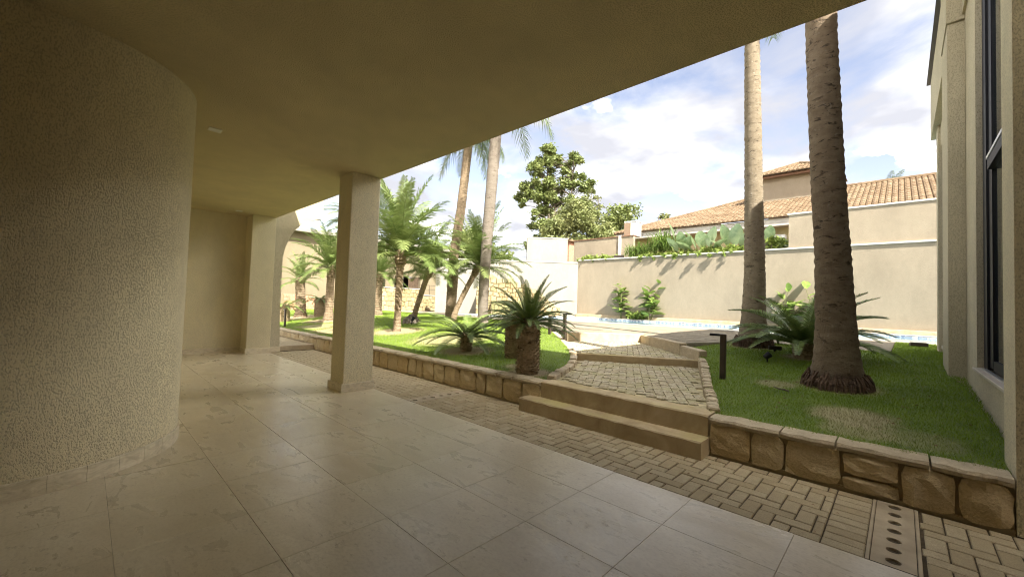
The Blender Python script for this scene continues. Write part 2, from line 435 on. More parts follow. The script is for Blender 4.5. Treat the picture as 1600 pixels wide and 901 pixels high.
DRY = [(4.98, 0.33, 0.36, 0.72), (5.95, 1.12, 0.24, 0.6), (4.55, 0.28, 0.26, 0.5), (4.6, -0.1, 0.3, 0.3)]
DIRT = [(5.93, 9.95, 0.75, 0.9), (4.45, 3.85, 0.36, 0.9), (5.14, 6.08, 0.55, 0.8), (6.3, 0.55, 0.42, 0.9), (9.2, 2.1, 0.5, 0.8), (8.3, 1.15, 0.35, 0.7),
        (6.16, 15.0, 0.9, 0.9), (6.1, 17.5, 1.0, 0.9), (5.9, 7.6, 1.0, 0.55), (5.2, 11.6, 1.0, 0.7), (4.7, 4.3, 0.25, .6), (5.3, 13.3, .9, .6)]
def grassmat(name, blades):
    m = Mat(name)
    f = m.noise(2.2, 5, 0.65, src='Position'); g = m.noise(45, 2, 0.5, src='Position')
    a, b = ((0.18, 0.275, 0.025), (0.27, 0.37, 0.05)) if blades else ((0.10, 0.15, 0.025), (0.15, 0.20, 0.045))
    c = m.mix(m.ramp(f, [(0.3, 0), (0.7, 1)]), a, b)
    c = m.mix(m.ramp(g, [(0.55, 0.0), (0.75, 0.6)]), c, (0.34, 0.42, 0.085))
    pos = m.n('ShaderNodeNewGeometry').outputs['Position']
    nz = m.noise(9, 8, 0.85, src='Position')
    def spot(x, y, r, amt, col, c):
        d = m.n('ShaderNodeVectorMath', operation='SUBTRACT'); m.l(pos, d.inputs[0]); d.inputs[1].default_value = (x, y, 0)
        fl = m.n('ShaderNodeVectorMath', operation='MULTIPLY'); m.l(d.outputs[0], fl.inputs[0]); fl.inputs[1].default_value = (1, 1, 0)
        ln = m.n('ShaderNodeVectorMath', operation='LENGTH'); m.l(fl.outputs[0], ln.inputs[0])
        q = m.math('SUBTRACT', m.math('DIVIDE', ln.outputs['Value'], r), m.math('MULTIPLY', nz, 1.1))
        return m.mix(m.ramp(q, [(0.12, amt), (0.55, 0.0)]), c, col)
    for x, y, r, amt in DRY: c = spot(x, y, r, amt, (0.46, 0.385, 0.24), c)
    for x, y, r, amt in DIRT: c = spot(x, y, r, amt, (0.36, 0.28, 0.175), c)
    m.color(c).rough(0.7, 0.2)
    if blades:
        tr = m.n('ShaderNodeBsdfTranslucent'); m.l(c, tr.inputs[0])
        ms = m.n('ShaderNodeMixShader'); ms.inputs[0].default_value = 0.3
        m.l(m.b.outputs[0], ms.inputs[1]); m.l(tr.outputs[0], ms.inputs[2]); m.l(ms.outputs[0], m.t.nodes['Material Output'].inputs['Surface'])
    else: m.bump(m.noise(90, 3, 0.7, src='Position'), 0.8, 0.02)
    return m.m
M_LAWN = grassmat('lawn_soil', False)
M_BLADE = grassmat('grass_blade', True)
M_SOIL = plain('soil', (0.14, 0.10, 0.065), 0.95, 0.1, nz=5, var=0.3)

# ------------------------------------------------------------------ ground levels
def S(t):
    t = np.clip(t, 0, 1); return t*t*(3-2*t)
def zR(x, y): return np.clip(.335 + (x-4.2)*(.33/5.5), .335, .665)
def zL(x, y): return .335 + .325*S((x-4.1)/4.5)
DK = 0.66
LAWN_L = [(4.18,3.36),(5.0,3.68),(5.75,4.02),(6.45,4.62),(7.6,5.8),(9.1,7.35),(10.5,9.2),(11.3,12.0),(11.5,20.0),(11.5,23.4),(4.18,23.4)]
LAWN_R = [(4.18,-0.60),(14.1,-0.60),(14.1,0.09),(10.0,0.12),(10.0,2.45),(7.95,3.05),(7.4,2.56),(7.08,2.40),(6.26,2.09),(5.31,1.76),(4.30,1.36),(4.18,1.32)]
def inside(poly, X, Y):
    c = np.zeros(X.shape, bool); n = len(poly)
    for i in range(n):
        x0, y0 = poly[i]; x1, y1 = poly[(i+1) % n]
        t = ((y0 > Y) != (y1 > Y)) & (X < (x1-x0)*(Y-y0)/(y1-y0+1e-12)+x0)
        c ^= t
    return c
from mathutils.geometry import tessellate_polygon, delaunay_2d_cdt
def sheet(name, poly, zf, mat, res, parent=None):
    """polygon filled with a grid and lifted to zf"""
    xs = [p[0] for p in poly]; ys = [p[1] for p in poly]
    gx, gy = np.meshgrid(np.arange(min(xs)+res/2, max(xs), res), np.arange(min(ys)+res/2, max(ys), res))
    ins = inside(poly, gx, gy)
    pts = [Vector(p) for p in poly] + [Vector((float(a), float(b))) for a, b in zip(gx[ins], gy[ins])]
    n = len(poly)
    out = delaunay_2d_cdt(pts, [], [list(range(n))], 1, 1e-4)
    V = [(v.x, v.y, float(zf(np.float64(v.x), np.float64(v.y)))) for v in out[0]]
    me = mesh_from(name, V, [f for f in out[2]], mat, True)
    o = link(name, me, parent)
    o['kind'] = 'structure'
    return o
def flat(name, poly, z, mat, thick=0.0, parent=None, kind='structure'):
    if thick:
        o = MB().prism(poly, z-thick, z).build(name, mat, parent)
    else:
        o = link(name, mesh_from(name, [(x, y, z) for x, y in poly], [tuple(range(len(poly)))], mat), parent)
    if kind: o['kind'] = kind
    return o
flat('ground', [(-500,-500),(500,-500),(500,500),(-500,500)], -0.06, M_SOIL)
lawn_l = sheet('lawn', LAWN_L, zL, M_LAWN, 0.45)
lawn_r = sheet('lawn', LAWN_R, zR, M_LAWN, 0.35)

# grass blades
def blades(name, poly, zf, dens, hmin, hmax, seed, label):
    rng = np.random.default_rng(seed)
    xs = [p[0] for p in poly]; ys = [p[1] for p in poly]
    area = (max(xs)-min(xs))*(max(ys)-min(ys))
    n = int(area*dens)
    X = rng.uniform(min(xs), max(xs), n); Y = rng.uniform(min(ys), max(ys), n)
    dist = np.hypot(X, Y)
    keep = inside(poly, X, Y) & (rng.random(n) < np.clip((5.6/dist)**1.6, 0.06, 1.0))
    X, Y, dist = X[keep], Y[keep], dist[keep]
    # thin where the turf is worn
    dens_k = np.ones(len(X))
    for (x, y, r, a) in DRY: dens_k = np.minimum(dens_k, np.where(np.hypot(X-x, Y-y) < r*0.8, 0.75, 1))
    for (x, y, r, a) in DIRT: dens_k = np.minimum(dens_k, np.where(np.hypot(X-x, Y-y) < r*0.7, 0.12, 1))
    k = rng.random(len(X)) < dens_k
    X, Y, dist = X[k], Y[k], dist[k]
    n = len(X); Z = zf(X, Y) - 0.004
    h = rng.uniform(hmin, hmax, n); a = rng.uniform(0, 2*np.pi, n); b = rng.uniform(0, 2*np.pi, n); ln = rng.uniform(0.2, 1.0, n)*h
    wd = np.clip(0.0022*dist/5.0, 0.0022, 0.02) * rng.uniform(0.8, 1.4, n)
    V = np.zeros((n, 3, 3))
    V[:,0] = np.stack([X+np.cos(a)*wd, Y+np.sin(a)*wd, Z], -1); V[:,1] = np.stack([X-np.cos(a)*wd, Y-np.sin(a)*wd, Z], -1)
    V[:,2] = np.stack([X+np.cos(b)*ln, Y+np.sin(b)*ln, Z+h], -1)
    o = link(name, fast_mesh(name, V.reshape(-1,3), np.arange(n*3).reshape(-1,3), M_BLADE))
    return tag(o, label, 'grass', kind='stuff')
blades('grass', LAWN_R, zR, 5200, 0.018, 0.042, 1, 'shaded green turf round the two palms beside the house wing')
blades('grass', LAWN_L, zL, 2600, 0.02, 0.045, 2, 'sunlit turf under the date palms behind the stone wall')

# ------------------------------------------------------------------ veranda floor (each slab is a piece)
ZC = 3.1445
XE = 3.03
GX, GY = 0.5927, 0.6044
OX, OY = 2.533, 1.0704
floor = MB().box(-6.0, -4.0, -0.05, XE-0.004, 11.6, -0.006).build('veranda_floor', M_GROUT); floor['kind'] = 'structure'
_tc = {}
def piece(parent, name, x0, y0, x1, y1, z0, z1, mat, c=0.002, cache=_tc, dz=0.0, rot=None):
    wx, wy = round(x1-x0, 4), round(y1-y0, 4)
    k = (wx, wy, round(z1-z0, 4), mat.name, c)
    if k not in cache:
        cache[k] = MB().cbox(-wx/2, -wy/2, z0-z1, wx/2, wy/2, 0, c).mesh(name, mat)
    return link(name, cache[k], parent, ((x0+x1)/2, (y0+y1)/2, z1+dz), rot)
J = 0.0009
AX, AY, AR = -0.35, 5.03, 1.02        # curved wall
rest = MB(); nt_ = 0
for i in range(-14, 1):
    x0 = OX + (i)*GX; x1 = min(x0+GX, XE)
    if x0 < -6: x0 = -6
    for j in range(-8, 18):
        y0 = OY + j*GY; y1 = y0+GY
        y0 = max(y0, -4.0); y1 = min(y1, 11.1)
        if y1-y0 < .05 or x1-x0 < .05: continue
        if y0 > 4.1 and x1 < 0.4: continue
        tz = rnd.uniform(-0.0006, 0.0006)
        near = (-2.6 < x0 and -0.9 < y0)
        if near and x1 > 0.62 or near and y0 < 4.1:
            piece(floor, 'floor_tile', x0+J, y0+J, x1-J, y1-J, -0.02, 0.0, M_TRAV, 0.0011, dz=tz); nt_ += 1
        else:
            rest.cbox(x0+J, y0+J, -0.02, x1-J, y1-J, 0.0, 0.0022)
o = rest.build('floor_tile', M_TRAV, floor); o['kind'] = 'stuff'

# ------------------------------------------------------------------ house over the veranda
house = thing('house', 'cream stucco house with covered veranda, rounded wall and square column', 'house', (0, 0, 0))
ceil = MB().box(-6.2, -4.0, ZC, XE, 11.3, ZC+0.2).build('ceiling', M_CEIL, house)
up_ = MB()
up_.box(-6.2, -4.0, ZC+0.203, XE-0.002, 11.3, 4.45)
up_.box(-6.2, -10.0, 4.453, XE-0.004, -0.56, 8.4)  # added unseen block, tall enough to keep sun off lawn and landing
up_.box(-6.2, -10.0, 0, -6.0, 11.5, ZC-0.002); up_.box(-6.0, -4.2, 0, XE-0.006, -4.0, 4.448)
up_.build('unseen_upper_storey', M_STUC, house)
# curved wall: straight run, quarter round, straight run
cw = [(-6.0, AY-AR)] + [(AX+AR*math.sin(t), AY-AR*math.cos(t)) for t in np.linspace(0, math.pi/2, 33)] + [(AX+AR, 11.08)]
def wall_strip(pts, th, z0, z1, name, mat, parent, smooth=True):
    mb = MB(); n = len(pts); P = [Vector(p) for p in pts]
    nor = []
    for i in range(n):
        t = (P[min(i+1,n-1)]-P[max(i-1,0)]).normalized(); nor.append(Vector((t.y, -t.x)))
    vs = []
    for p, q in zip(P, nor):
        a = p; b = p - q*th
        vs += [(a.x,a.y,z0),(a.x,a.y,z1),(b.x,b.y,z0),(b.x,b.y,z1)]
    fs = []
    for i in range(n-1):
        k = i*4; m = k+4
        fs += [(k,m,m+1,k+1),(k+2,k+3,m+3,m+2),(k+1,m+1,m+3,k+3),(k,k+2,m+2,m)]
    fs += [(0,1,3,2),((n-1)*4,(n-1)*4+2,(n-1)*4+3,(n-1)*4+1)]
    mb.add(vs, fs); o = mb.build(name, mat, parent)
    if smooth:
        for p in o.data.polygons: p.use_smooth = abs(p.normal.z) < 0.5
        try: o.data.set_sharp_from_angle(angle=R(40))
        except Exception: pass
    return o
curved = wall_strip(cw, 0.2, 0.0, ZC, 'curved_wall', M_STUC, house)
SKH = 0.115
# skirting slabs along the wall, each its own piece
run = [(-3.0, AY-AR)] + [(AX+AR*math.sin(t), AY-AR*math.cos(t)) for t in np.linspace(0, math.pi/2, 65)] + [(AX+AR, 8.5)]
def resample(pts, step):
    out = [Vector(pts[0])]; acc = 0; segs = []
    P = [Vector(p) for p in pts]
    L = [0]
    for a, b in zip(P, P[1:]): L.append(L[-1] + (b-a).length)
    def at(s):
        for i in range(len(P)-1):
            if s <= L[i+1] or i == len(P)-2:
                return P[i].lerp(P[i+1], (s-L[i])/max(1e-9, L[i+1]-L[i]))
    return at, L[-1]
at, LT = resample(run, .1)
s = 0.0
while s < LT-0.05:
    wd = 0.19 if 2.4 < s < 4.4 else 0.45
    e = min(s+wd, LT)
    pts = [at(s+0.0012 + (e-s-0.0024)*k/4) for k in range(5)]
    nr = []
    for k in range(5):
        t = (at(min(LT, s+(e-s)*k/4+0.01))-at(max(0, s+(e-s)*k/4-0.01))).normalized(); nr.append(Vector((t.y, -t.x)))
    vs = []; fs = []
    for p, q in zip(pts, nr):
        a = p+q*0.013; a2 = p+q*0.011; b = p-q*0.01
        vs += [(a.x,a.y,0.001),(a.x,a.y,SKH-0.003),(a2.x,a2.y,SKH),(b.x,b.y,SKH),(b.x,b.y,0.001)]
    for k in range(4):
        for c in range(5): fs.append((k*5+c, k*5+5+c, k*5+5+(c+1)%5, k*5+(c+1)%5))
    fs += [(0,1,2,3,4), tuple(20+c for c in (4,3,2,1,0))]
    MB().add(vs, fs).build('skirting_tile', M_SKIRT, curved)
    s = e
# column
colm = MB().bbox(2.572, 5.69, 0.0, 3.012, 6.115, ZC-0.001, 0.008).build('column', M_STUC, house)
pl = MB()
for (a, b, c_, d) in ((2.545, 5.665, 3.03, 5.689), (2.547, 5.6905, 2.571, 6.115), (2.545, 6.116, 3.03, 6.14), (3.013, 5.6905, 3.03, 6.115)):
    MB().cbox(a, b, 0.001, c_, d, SKH, 0.003).build('skirting_tile', M_SKIRT, colm)
# end wall, pilaster
endw = MB().box(0.3, 11.08, 0, 2.6, 11.3, ZC-0.001).build('end_wall', M_STUC, house)
pil = MB().bbox(2.55, 10.60, 0.0, 3.03, 11.25, ZC-0.001, 0.006).build('pilaster', M_STUC, house)
x = 0.7
while x < 2.5:
    MB().cbox(x+.001, 11.062, 0.001, min(x+0.593, 2.548)-.001, 11.079, SKH, 0.003).build('skirting_tile', M_SKIRT, endw); x += 0.593
MB().cbox(2.531, 10.583, 0.001, 3.03, 10.599, SKH, 0.003).build('skirting_tile', M_SKIRT, pil)
MB().cbox(2.531, 10.6005, 0.001, 2.549, 11.06, SKH, 0.003).build('skirting_tile', M_SKIRT, pil)
# arched wall beyond the veranda end
arch = thing('arched_wall', 'pale wall with a quarter arch at the far end of the veranda', 'wall', (3.1, 10.8, 0))
prof = [(3.035, 0.0), (3.243, 0.0), (3.185, 1.80), (3.20, 2.15), (3.26, 2.48), (3.36, 2.76), (3.47, 2.94), (3.62, 3.09), (3.785, 3.19), (3.95, 3.26), (4.09, 3.30), (4.09, 5.4), (3.035, 5.4)]
def xz_prism(prof, y0, y1):
    n = len(prof)
    vs = [(x, y0, z) for x, z in prof] + [(x, y1, z) for x, z in prof]
    fs = [tuple(range(n)), tuple(range(2*n-1, n-1, -1))] + [(i, n+i, n+(i+1)%n, (i+1)%n) for i in range(n)]
    return MB().add([(a-3.1, b-10.8, c) for a, b, c in vs], fs)
xz_prism(prof, 10.63, 10.95).build('wall', M_WING, arch)
MB().cbox(-0.06, -0.185, 0.001, 0.155, -0.171, SKH, 0.003).build('skirting_tile', M_SKIRT, arch)
# ceiling lamps
for (x, y, lab) in ((0.915, 5.50, 'small white recessed ceiling lamp nearer the rounded wall'), (2.25, 10.45, 'small white recessed ceiling lamp near the end wall')):
    t = thing('ceiling_lamp', lab, 'ceiling lamp', (x, y, ZC), 0.0, 'recessed lamps in the veranda ceiling')
    mb = MB()
    for (a, b, c_, d) in ((-.06,-.06,.06,-.045), (-.06,.045,.06,.06), (-.06,-.045,-.045,.045), (.045,-.045,.06,.045)): mb.box(a, b, -0.008, c_, d, -0.0005)
    mb.build('frame', M_LAMPW, t)
    MB().box(-.0445, -.0445, -0.004, .0445, .0445, -0.0005).build('diffuser', M_ACW, t)

# ------------------------------------------------------------------ paved strip along the veranda
X0, X1 = XE+0.006, 4.035
path = MB().box(XE+0.001, -10, -0.05, 4.06, 10.70, -0.012).build('paved_path', M_JOINT); path['kind'] = 'structure'
W_ = 0.1
def herring(x0, y0, x1, y1, blocked):
    """10 x 20 cm blocks laid herringbone, clipped to the strip"""
    out = []
    nx = int((x1-x0)/W_)+3; ny = int((y1-y0)/W_)+3
    for i in range(-2, nx):
        for j in range(-2, ny):
            k = (i-j) % 4
            if k == 0: r = (i, j, i+2, j+1)
            elif k == 3: r = (i, j, i+1, j+2)
            else: continue
            a, b, c, d = x0+r[0]*W_, y0+r[1]*W_, x0+r[2]*W_, y0+r[3]*W_
            a, c = max(a, x0), min(c, x1); b, d = max(b, y0), min(d, y1)
            if c-a < .025 or d-b < .025: continue
            for (p, q) in blocked:
                if b < q and d > p:
                    if b < p and p-b > .03: d = p
                    elif d > q and d-q > .03: b = q
                    else: b = d
            if d-b < .025: continue
            out.append((a, b, c, d))
    return out
DR = [(-0.085, 0.145), (4.57, 4.80)]          # the two drain covers
SOLD = [(0.145, 0.345)]                          # soldier course beside the near drain
bl = herring(X0, -9.8, X1, 10.68, DR + SOLD)
for k in range(10):
    xx = X0 + k*W_
    if xx+W_ <= X1+.02: bl.append((xx, 0.145, min(xx+W_, X1), 0.345))
bl.sort(key=lambda b: (max(0, -0.55-b[1])*100 + math.hypot((b[0]+b[2])/2, (b[1]+b[3])/2)))
rest = MB()
for n_, (a, b, c, d) in enumerate(bl):
    g = 0.004
    dz = rnd.uniform(-0.003, 0.002)
    if n_ < 300:
        o = piece(path, 'paver', round(a+g,3), round(b+g,3), round(c-g,3), round(d-g,3), -0.03, -0.002, M_PAV, 0.005, dz=dz, rot=(rnd.gauss(0, .006), rnd.gauss(0, .006), rnd.gauss(0, .006)))
    else: rest.cbox(a+g, b+g, -0.03, c-g, d-g, -0.002+dz, 0.005)
o = rest.build('paver', M_PAV, path); o['kind'] = 'stuff'
# drain covers: concrete slab with six round holes
def drain(y0, y1, label):
    t = thing('drain_cover', label, 'drain cover', ((X0+X1)/2, (y0+y1)/2, 0), 0, 'drain covers across the paved strip')
    L = X1-X0; wy = (y1-y0)/2 - 0.022
    mb = MB(); n = 7; cw_ = L/n
    # slab top as cells with round holes
    for k in range(n):
        cx = -L/2 + (k+.5)*cw_
        r = 0.034; hole = 0 < k or True
        sq = []
        m = 16
        for q in range(m):
            a = 2*math.pi*(q+.5)/m
            c_, s_ = math.cos(a), math.sin(a); sc = min((cw_/2)/max(1e-6, abs(c_)), wy/max(1e-6, abs(s_)))
            sq.append((cx+c_*sc, s_*sc))
        ci = [(cx+r*math.cos(2*math.pi*(q+.5)/m), r*math.sin(2*math.pi*(q+.5)/m)) for q in range(m)]
        # corners of the cell
        vs = [(x, y, 0.0) for x, y in sq] + [(x, y, 0.0) for x, y in ci] + [(x, y, -0.045) for x, y in ci]
        fs = []
        for q in range(m):
            p = (q+1) % m
            fs += [(q, p, m+p, m+q), (m+q, m+p, 2*m+p, 2*m+q)]
        cor = [(cx+cw_/2, wy), (cx-cw_/2, wy), (cx-cw_/2, -wy), (cx+cw_/2, -wy)]
        b0 = len(vs); vs += [(x, y, 0.0) for x, y in cor]
        for ci_, (x, y) in enumerate(cor):
            near = sorted(range(m), key=lambda q: (sq[q][0]-x)**2+(sq[q][1]-y)**2)[:2]
            a, b = sorted(near)
            if (a, b) == (0, m-1): a, b = m-1, 0
            fs.append((a, b0+ci_, b))
        mb.add(vs, fs)
    for s_ in (-1, 1): mb.add([(-L/2, s_*wy, 0), (L/2, s_*wy, 0), (L/2, s_*wy, -.045), (-L/2, s_*wy, -.045)], [(0,1,2,3)])
    mb.build('slab', M_TAN, t, loc=(0, 0, 0.001))
    MB().box(-L/2, -wy, -.05, L/2, wy, -.046).build('channel', M_DARK, t)
    for s_ in (-1, 1):
        MB().cbox(-L/2, s_*(wy+.013)-.009, -.04, L/2, s_*(wy+.013)+.009, .001, .003).build('edge_rail', M_TAN, t)
drain(*DR[0], 'concrete drain cover with round holes at the right end of the paved strip')
drain(*DR[1], 'concrete drain cover with round holes beside the square column')

# ------------------------------------------------------------------ retaining wall of sandstone, cap stones on top
def rough_stone(w_, h_, d_, seed, cut=0.16, amp=0.009):
    """a block, front towards -X, rounded corners and an uneven face"""
    q = random.Random(seed)
    ny, nz_ = 4, 4
    grid = {}
    vs = []; fs = []
    for i in range(ny+1):
        for j in range(nz_+1):
            u, v = i/ny, j/nz_
            y = -w_/2 + w_*u; z = h_*v
            ex = (u in (0, 1)); ez = (v in (0, 1))
            x = -d_*0.5 + q.uniform(-amp, amp)
            if ex or ez: x += 0.012 + q.uniform(0, .006)
            if ex: y += -math.copysign(q.uniform(0, 0.012), y)
            if ez: z += (q.uniform(0, .008) if v == 0 else -q.uniform(0, .012))
            if ex and ez: y -= math.copysign(q.uniform(.2, 1)*cut*0.12, y); z += (.02 if v == 0 else -.02)*q.uniform(.2, 1)
            grid[i, j] = len(vs); vs.append((x, y, z))
    bk = {}
    ring = [(i, 0) for i in range(ny)] + [(ny, j) for j in range(nz_)] + [(i, nz_) for i in range(ny, 0, -1)] + [(0, j) for j in range(nz_, 0, -1)]
    for p in ring:
        v = vs[grid[p]]; bk[p] = len(vs); vs.append((d_*0.5, v[1], v[2]))
    for i in range(ny):
        for j in range(nz_): fs.append((grid[i,j], grid[i,j+1], grid[i+1,j+1], grid[i+1,j]))
    for a, b in zip(ring, ring[1:]+ring[:1]): fs.append((grid[a], grid[b], bk[b], bk[a]))
    return vs, fs
def stone_run(t, y0, y1, x, z0, h, seed, ref):
    q = random.Random(seed); y = y0; k = 0
    while y < y1-0.04:
        wd = min(q.uniform(0.20, 0.40), y1-y)
        if y1-(y+wd) < 0.12: wd = y1-y
        if q.random() < 0.10 and wd > .26:
            hh = h*q.uniform(.4, .6)
            for (za, zb) in ((0, hh-.004), (hh+.004, h)):
                vs, fs = rough_stone(wd-.006, zb-za, .1, seed*97+k); k += 1
                MB().add(vs, fs).build('stone', M_STONE, t, loc=(x-ref[0], y+wd/2-ref[1], z0+za-ref[2]))
        else:
            vs, fs = rough_stone(wd-.006, h, .1, seed*97+k); k += 1
            MB().add(vs, fs).build('stone', M_STONE, t, loc=(x-ref[0], y+wd/2-ref[1], z0-ref[2]))
        y += wd
def cap_run(t, y0, y1, x0, x1, z0, h, seed, ref):
    q = random.Random(seed+5); y = y0
    while y < y1-0.04:
        wd = min(q.uniform(0.3, 0.62), y1-y)
        if y1-(y+wd) < 0.15: wd = y1-y
        n = 5; vs = []; fs = []
        for k in range(n+1):
            yy = -wd/2 + wd*k/n
            if k in (0, n): yy -= math.copysign(.004 + q.uniform(0, .006), yy)
            xo = q.uniform(-.018, .014); zt = q.uniform(-.007, .007)
            vs += [(x0+xo+.006, yy, 0.004), (x0+xo, yy, h*.55), (x0+xo+.014, yy, h+zt-.004), ((x0+x1)/2, yy, h+zt+q.uniform(-.003,.004)), (x1+q.uniform(-.02,.02), yy, h+zt*.5), (x1, yy, 0)]
        for k in range(n):
            for c in range(6): fs.append((k*6+c, k*6+(c+1)%6, k*6+6+(c+1)%6, k*6+6+c))
        fs += [tuple(range(5,-1,-1)), tuple(n*6+c for c in range(6))]
        MB().add([(a-ref[0], b, c) for a, b, c in vs], fs).build('cap_stone', M_CAPST, t, loc=(0, y+wd/2-ref[1], z0-ref[2]))
        y += wd
def retaining(label, y0, y1, seed, zb=0.0):
    ref = (4.1, (y0+y1)/2, zb)
    t = thing('retaining_wall', label, 'stone wall', ref, 0, 'sandstone retaining walls along the paved strip')
    MB().box(4.075-ref[0], y0-ref[1]+.004, -0.02, 4.20-ref[0], y1-ref[1]-.004, 0.285-zb).build('core', M_MORTAR, t)
    MB().box(4.055-ref[0], y0-ref[1]+.004, -0.012, 4.075-ref[0], y1-ref[1]-.004, 0.03).build('mortar_bed', M_MORTAR, t)
    stone_run(t, y0, y1, 4.083, zb+0.012, 0.282-zb, seed, ref)
    cap_run(t, y0, y1, 4.025, 4.235, 0.292, 0.058, seed, ref)
retaining('sandstone retaining wall below the shaded lawn and thick dark palm', -0.519, 1.285, 3)
retaining('long sandstone retaining wall below the sunlit palm bed', 3.30, 10.66, 5)
retaining('low sandstone wall continuing past the path step under the arch', 10.70, 22.0, 8, 0.13)

# upper level of the path beyond the arch
st = MB().bbox(-.52, -.09, 0, .50, .09, .13, .008).build('concrete_step', M_TAN, None, loc=(3.56, 10.80, 0)); tag(st, 'low pale step across the path under the arch', 'step')
p2 = MB().box(3.25, 10.892, -0.05, 4.06, 23.4, 0.112).build('paved_path', M_JOINT); p2['kind'] = 'structure'
rest = MB()
for (a, b, c, d) in herring(3.255, 10.90, 4.035, 17.0, []): rest.cbox(a+.004, b+.004, .1, c-.004, d-.004, .124+rnd.uniform(-.003,.002), .005)
o = rest.build('paver', M_PAV, p2); o['kind'] = 'stuff'
flat('paved_path', [(-1, 11.4), (3.24, 11.4), (3.24, 24), (-1, 24)], 0.12, M_DECK)

# ------------------------------------------------------------------ garden steps and landings
def rough_bar(L, w_, h, seed, axis='x', chip=.006):
    q = random.Random(seed); n = max(6, int(L/.07)); vs = []; fs = []
    for i in range(n+1):
        x = -L/2+L*i/n; j = lambda a=chip: q.uniform(-a, a)*.5
        c = chip*1.4+abs(q.gauss(0, chip*.6))
        ring = [(-w_/2+j(), 0), (-w_/2+j(), h-c), (-w_/2+c, h+j(.003)), (-w_/6, h+j(.004)), (w_/6, h+j(.004)), (w_/2-c, h+j(.003)), (w_/2+j(), h-c), (w_/2+j(), 0)]
        vs += [(x, y, z) if axis == 'x' else (-y, x, z) for y, z in ring]
    m = 8
    for i in range(n):
        for k in range(m): fs.append((i*m+k, i*m+(k+1)%m, i*m+m+(k+1)%m, i*m+m+k))
    fs += [tuple(range(m-1, -1, -1)), tuple(n*m+k for k in range(m))]
    fs = [f[::-1] for f in fs]
    return MB().add(vs, fs)
blk = rough_bar(2.19, .24, .158, 1, 'y').build('concrete_step', M_CONC, None, loc=(3.945, 2.375, 0))
tag(blk, 'free-standing stained concrete step block at the foot of the garden path', 'step')
Z1, Z2 = 0.345, 0.455
def rot_herring(poly, ang, w_, origin=(0, 0)):
    xs = [p[0] for p in poly]; ys = [p[1] for p in poly]; out = []
    ca, sa = math.cos(ang), math.sin(ang); Rm = max(max(xs)-min(xs), max(ys)-min(ys))
    cx, cy = (max(xs)+min(xs))/2, (max(ys)+min(ys))/2
    n = int(Rm/w_)+2
    for i in range(-n, n):
        for j in range(-n, n):
            k = (i-j) % 4
            if k == 0: a, b, L, W = i+1, j+.5, 2, 1
            elif k == 3: a, b, L, W = i+.5, j+1, 1, 2
            else: continue
            px, py = cx+(a*ca-b*sa)*w_, cy+(a*sa+b*ca)*w_
            hx, hy = L*w_*.42, W*w_*.42
            ok = all(inside(poly, np.array([px+sx*hx*ca-sy*hy*sa]), np.array([py+sx*hx*sa+sy*hy*ca]))[0] for sx in (-1,1) for sy in (-1,1))
            if ok: out.append((px, py, L*w_, W*w_))
    return out
def cobbles(parent, poly, ang, w_, z, mat, name='paver', wob=0.02, limit=300):
    L = rot_herring(poly, ang, w_)
    L.sort(key=lambda b: math.hypot(b[0], b[1]))
    vari = {}
    rest = MB()
    for n_, (px, py, lx, ly) in enumerate(L):
        k = (lx > ly, rnd.randrange(5))
        if k not in vari:
            q = random.Random(hash(k) & 255)
            e = [q.uniform(0, .008) for _ in range(8)]; g = .0016
            a, b = lx/2-g, ly/2-g
            cor = [(-a+e[0], -b+e[1]), (a-e[2], -b+e[3]), (a-e[4], b-e[5]), (-a+e[6], b-e[7])]
            vs = [(x, y, -.04) for x, y in cor] + [(x, y, -.006) for x, y in cor] + [(x*.96, y*.96, q.uniform(0, .002)) for x, y in cor]
            fs = [(8,9,10,11)] + [(m+i, m+(i+1)%4, m+4+(i+1)%4, m+4+i) for m in (0,4) for i in range(4)]
            vari[k] = MB().add(vs, fs).mesh(name, mat)
        if n_ < limit:
            link(name, vari[k], parent, (px, py, z+rnd.uniform(-.004, .004)), (rnd.gauss(0, wob), rnd.gauss(0, wob), ang+rnd.gauss(0, wob*1.5)))
        else:
            me = vari[k]; zz_ = z+rnd.uniform(-.004, .004); ca, sa = math.cos(ang), math.sin(ang)
            rest.add([(px+v.co.x*ca-v.co.y*sa, py+v.co.x*sa+v.co.y*ca, zz_+v.co.z) for v in me.vertices], [tuple(f.vertices) for f in me.polygons])
    if rest.v:
        o = rest.build(name, mat, parent); o['kind'] = 'stuff'
RIS2 = [(6.25, 4.27), (7.29, 2.47)]
RIS3 = [(8.29, 5.79), (9.55, 4.70)]
L1 = [(4.31, 1.36), (5.29, 1.72), (6.24, 2.05), (7.05, 2.37), (7.29, 2.47), (6.25, 4.27), (5.75, 3.93), (5.0, 3.58), (4.31, 3.30)]
land1 = MB().prism(L1, 0.0, Z1-0.016).build('path_landing', M_MOSSJ); land1['kind'] = 'structure'
cobbles(land1, L1, R(28), 0.105, Z1, M_COB, wob=.009)
L2 = [(7.36, 2.50), (9.70, 4.66), (8.45, 5.9), (7.3, 5.75), (6.3, 4.72), (6.34, 4.36)]
land2 = MB().prism(L2, 0.0, Z2-0.016).build('path_landing', M_MOSSJ); land2['kind'] = 'structure'
cobbles(land2, L2, R(28), 0.105, Z2, M_COB, wob=.009)
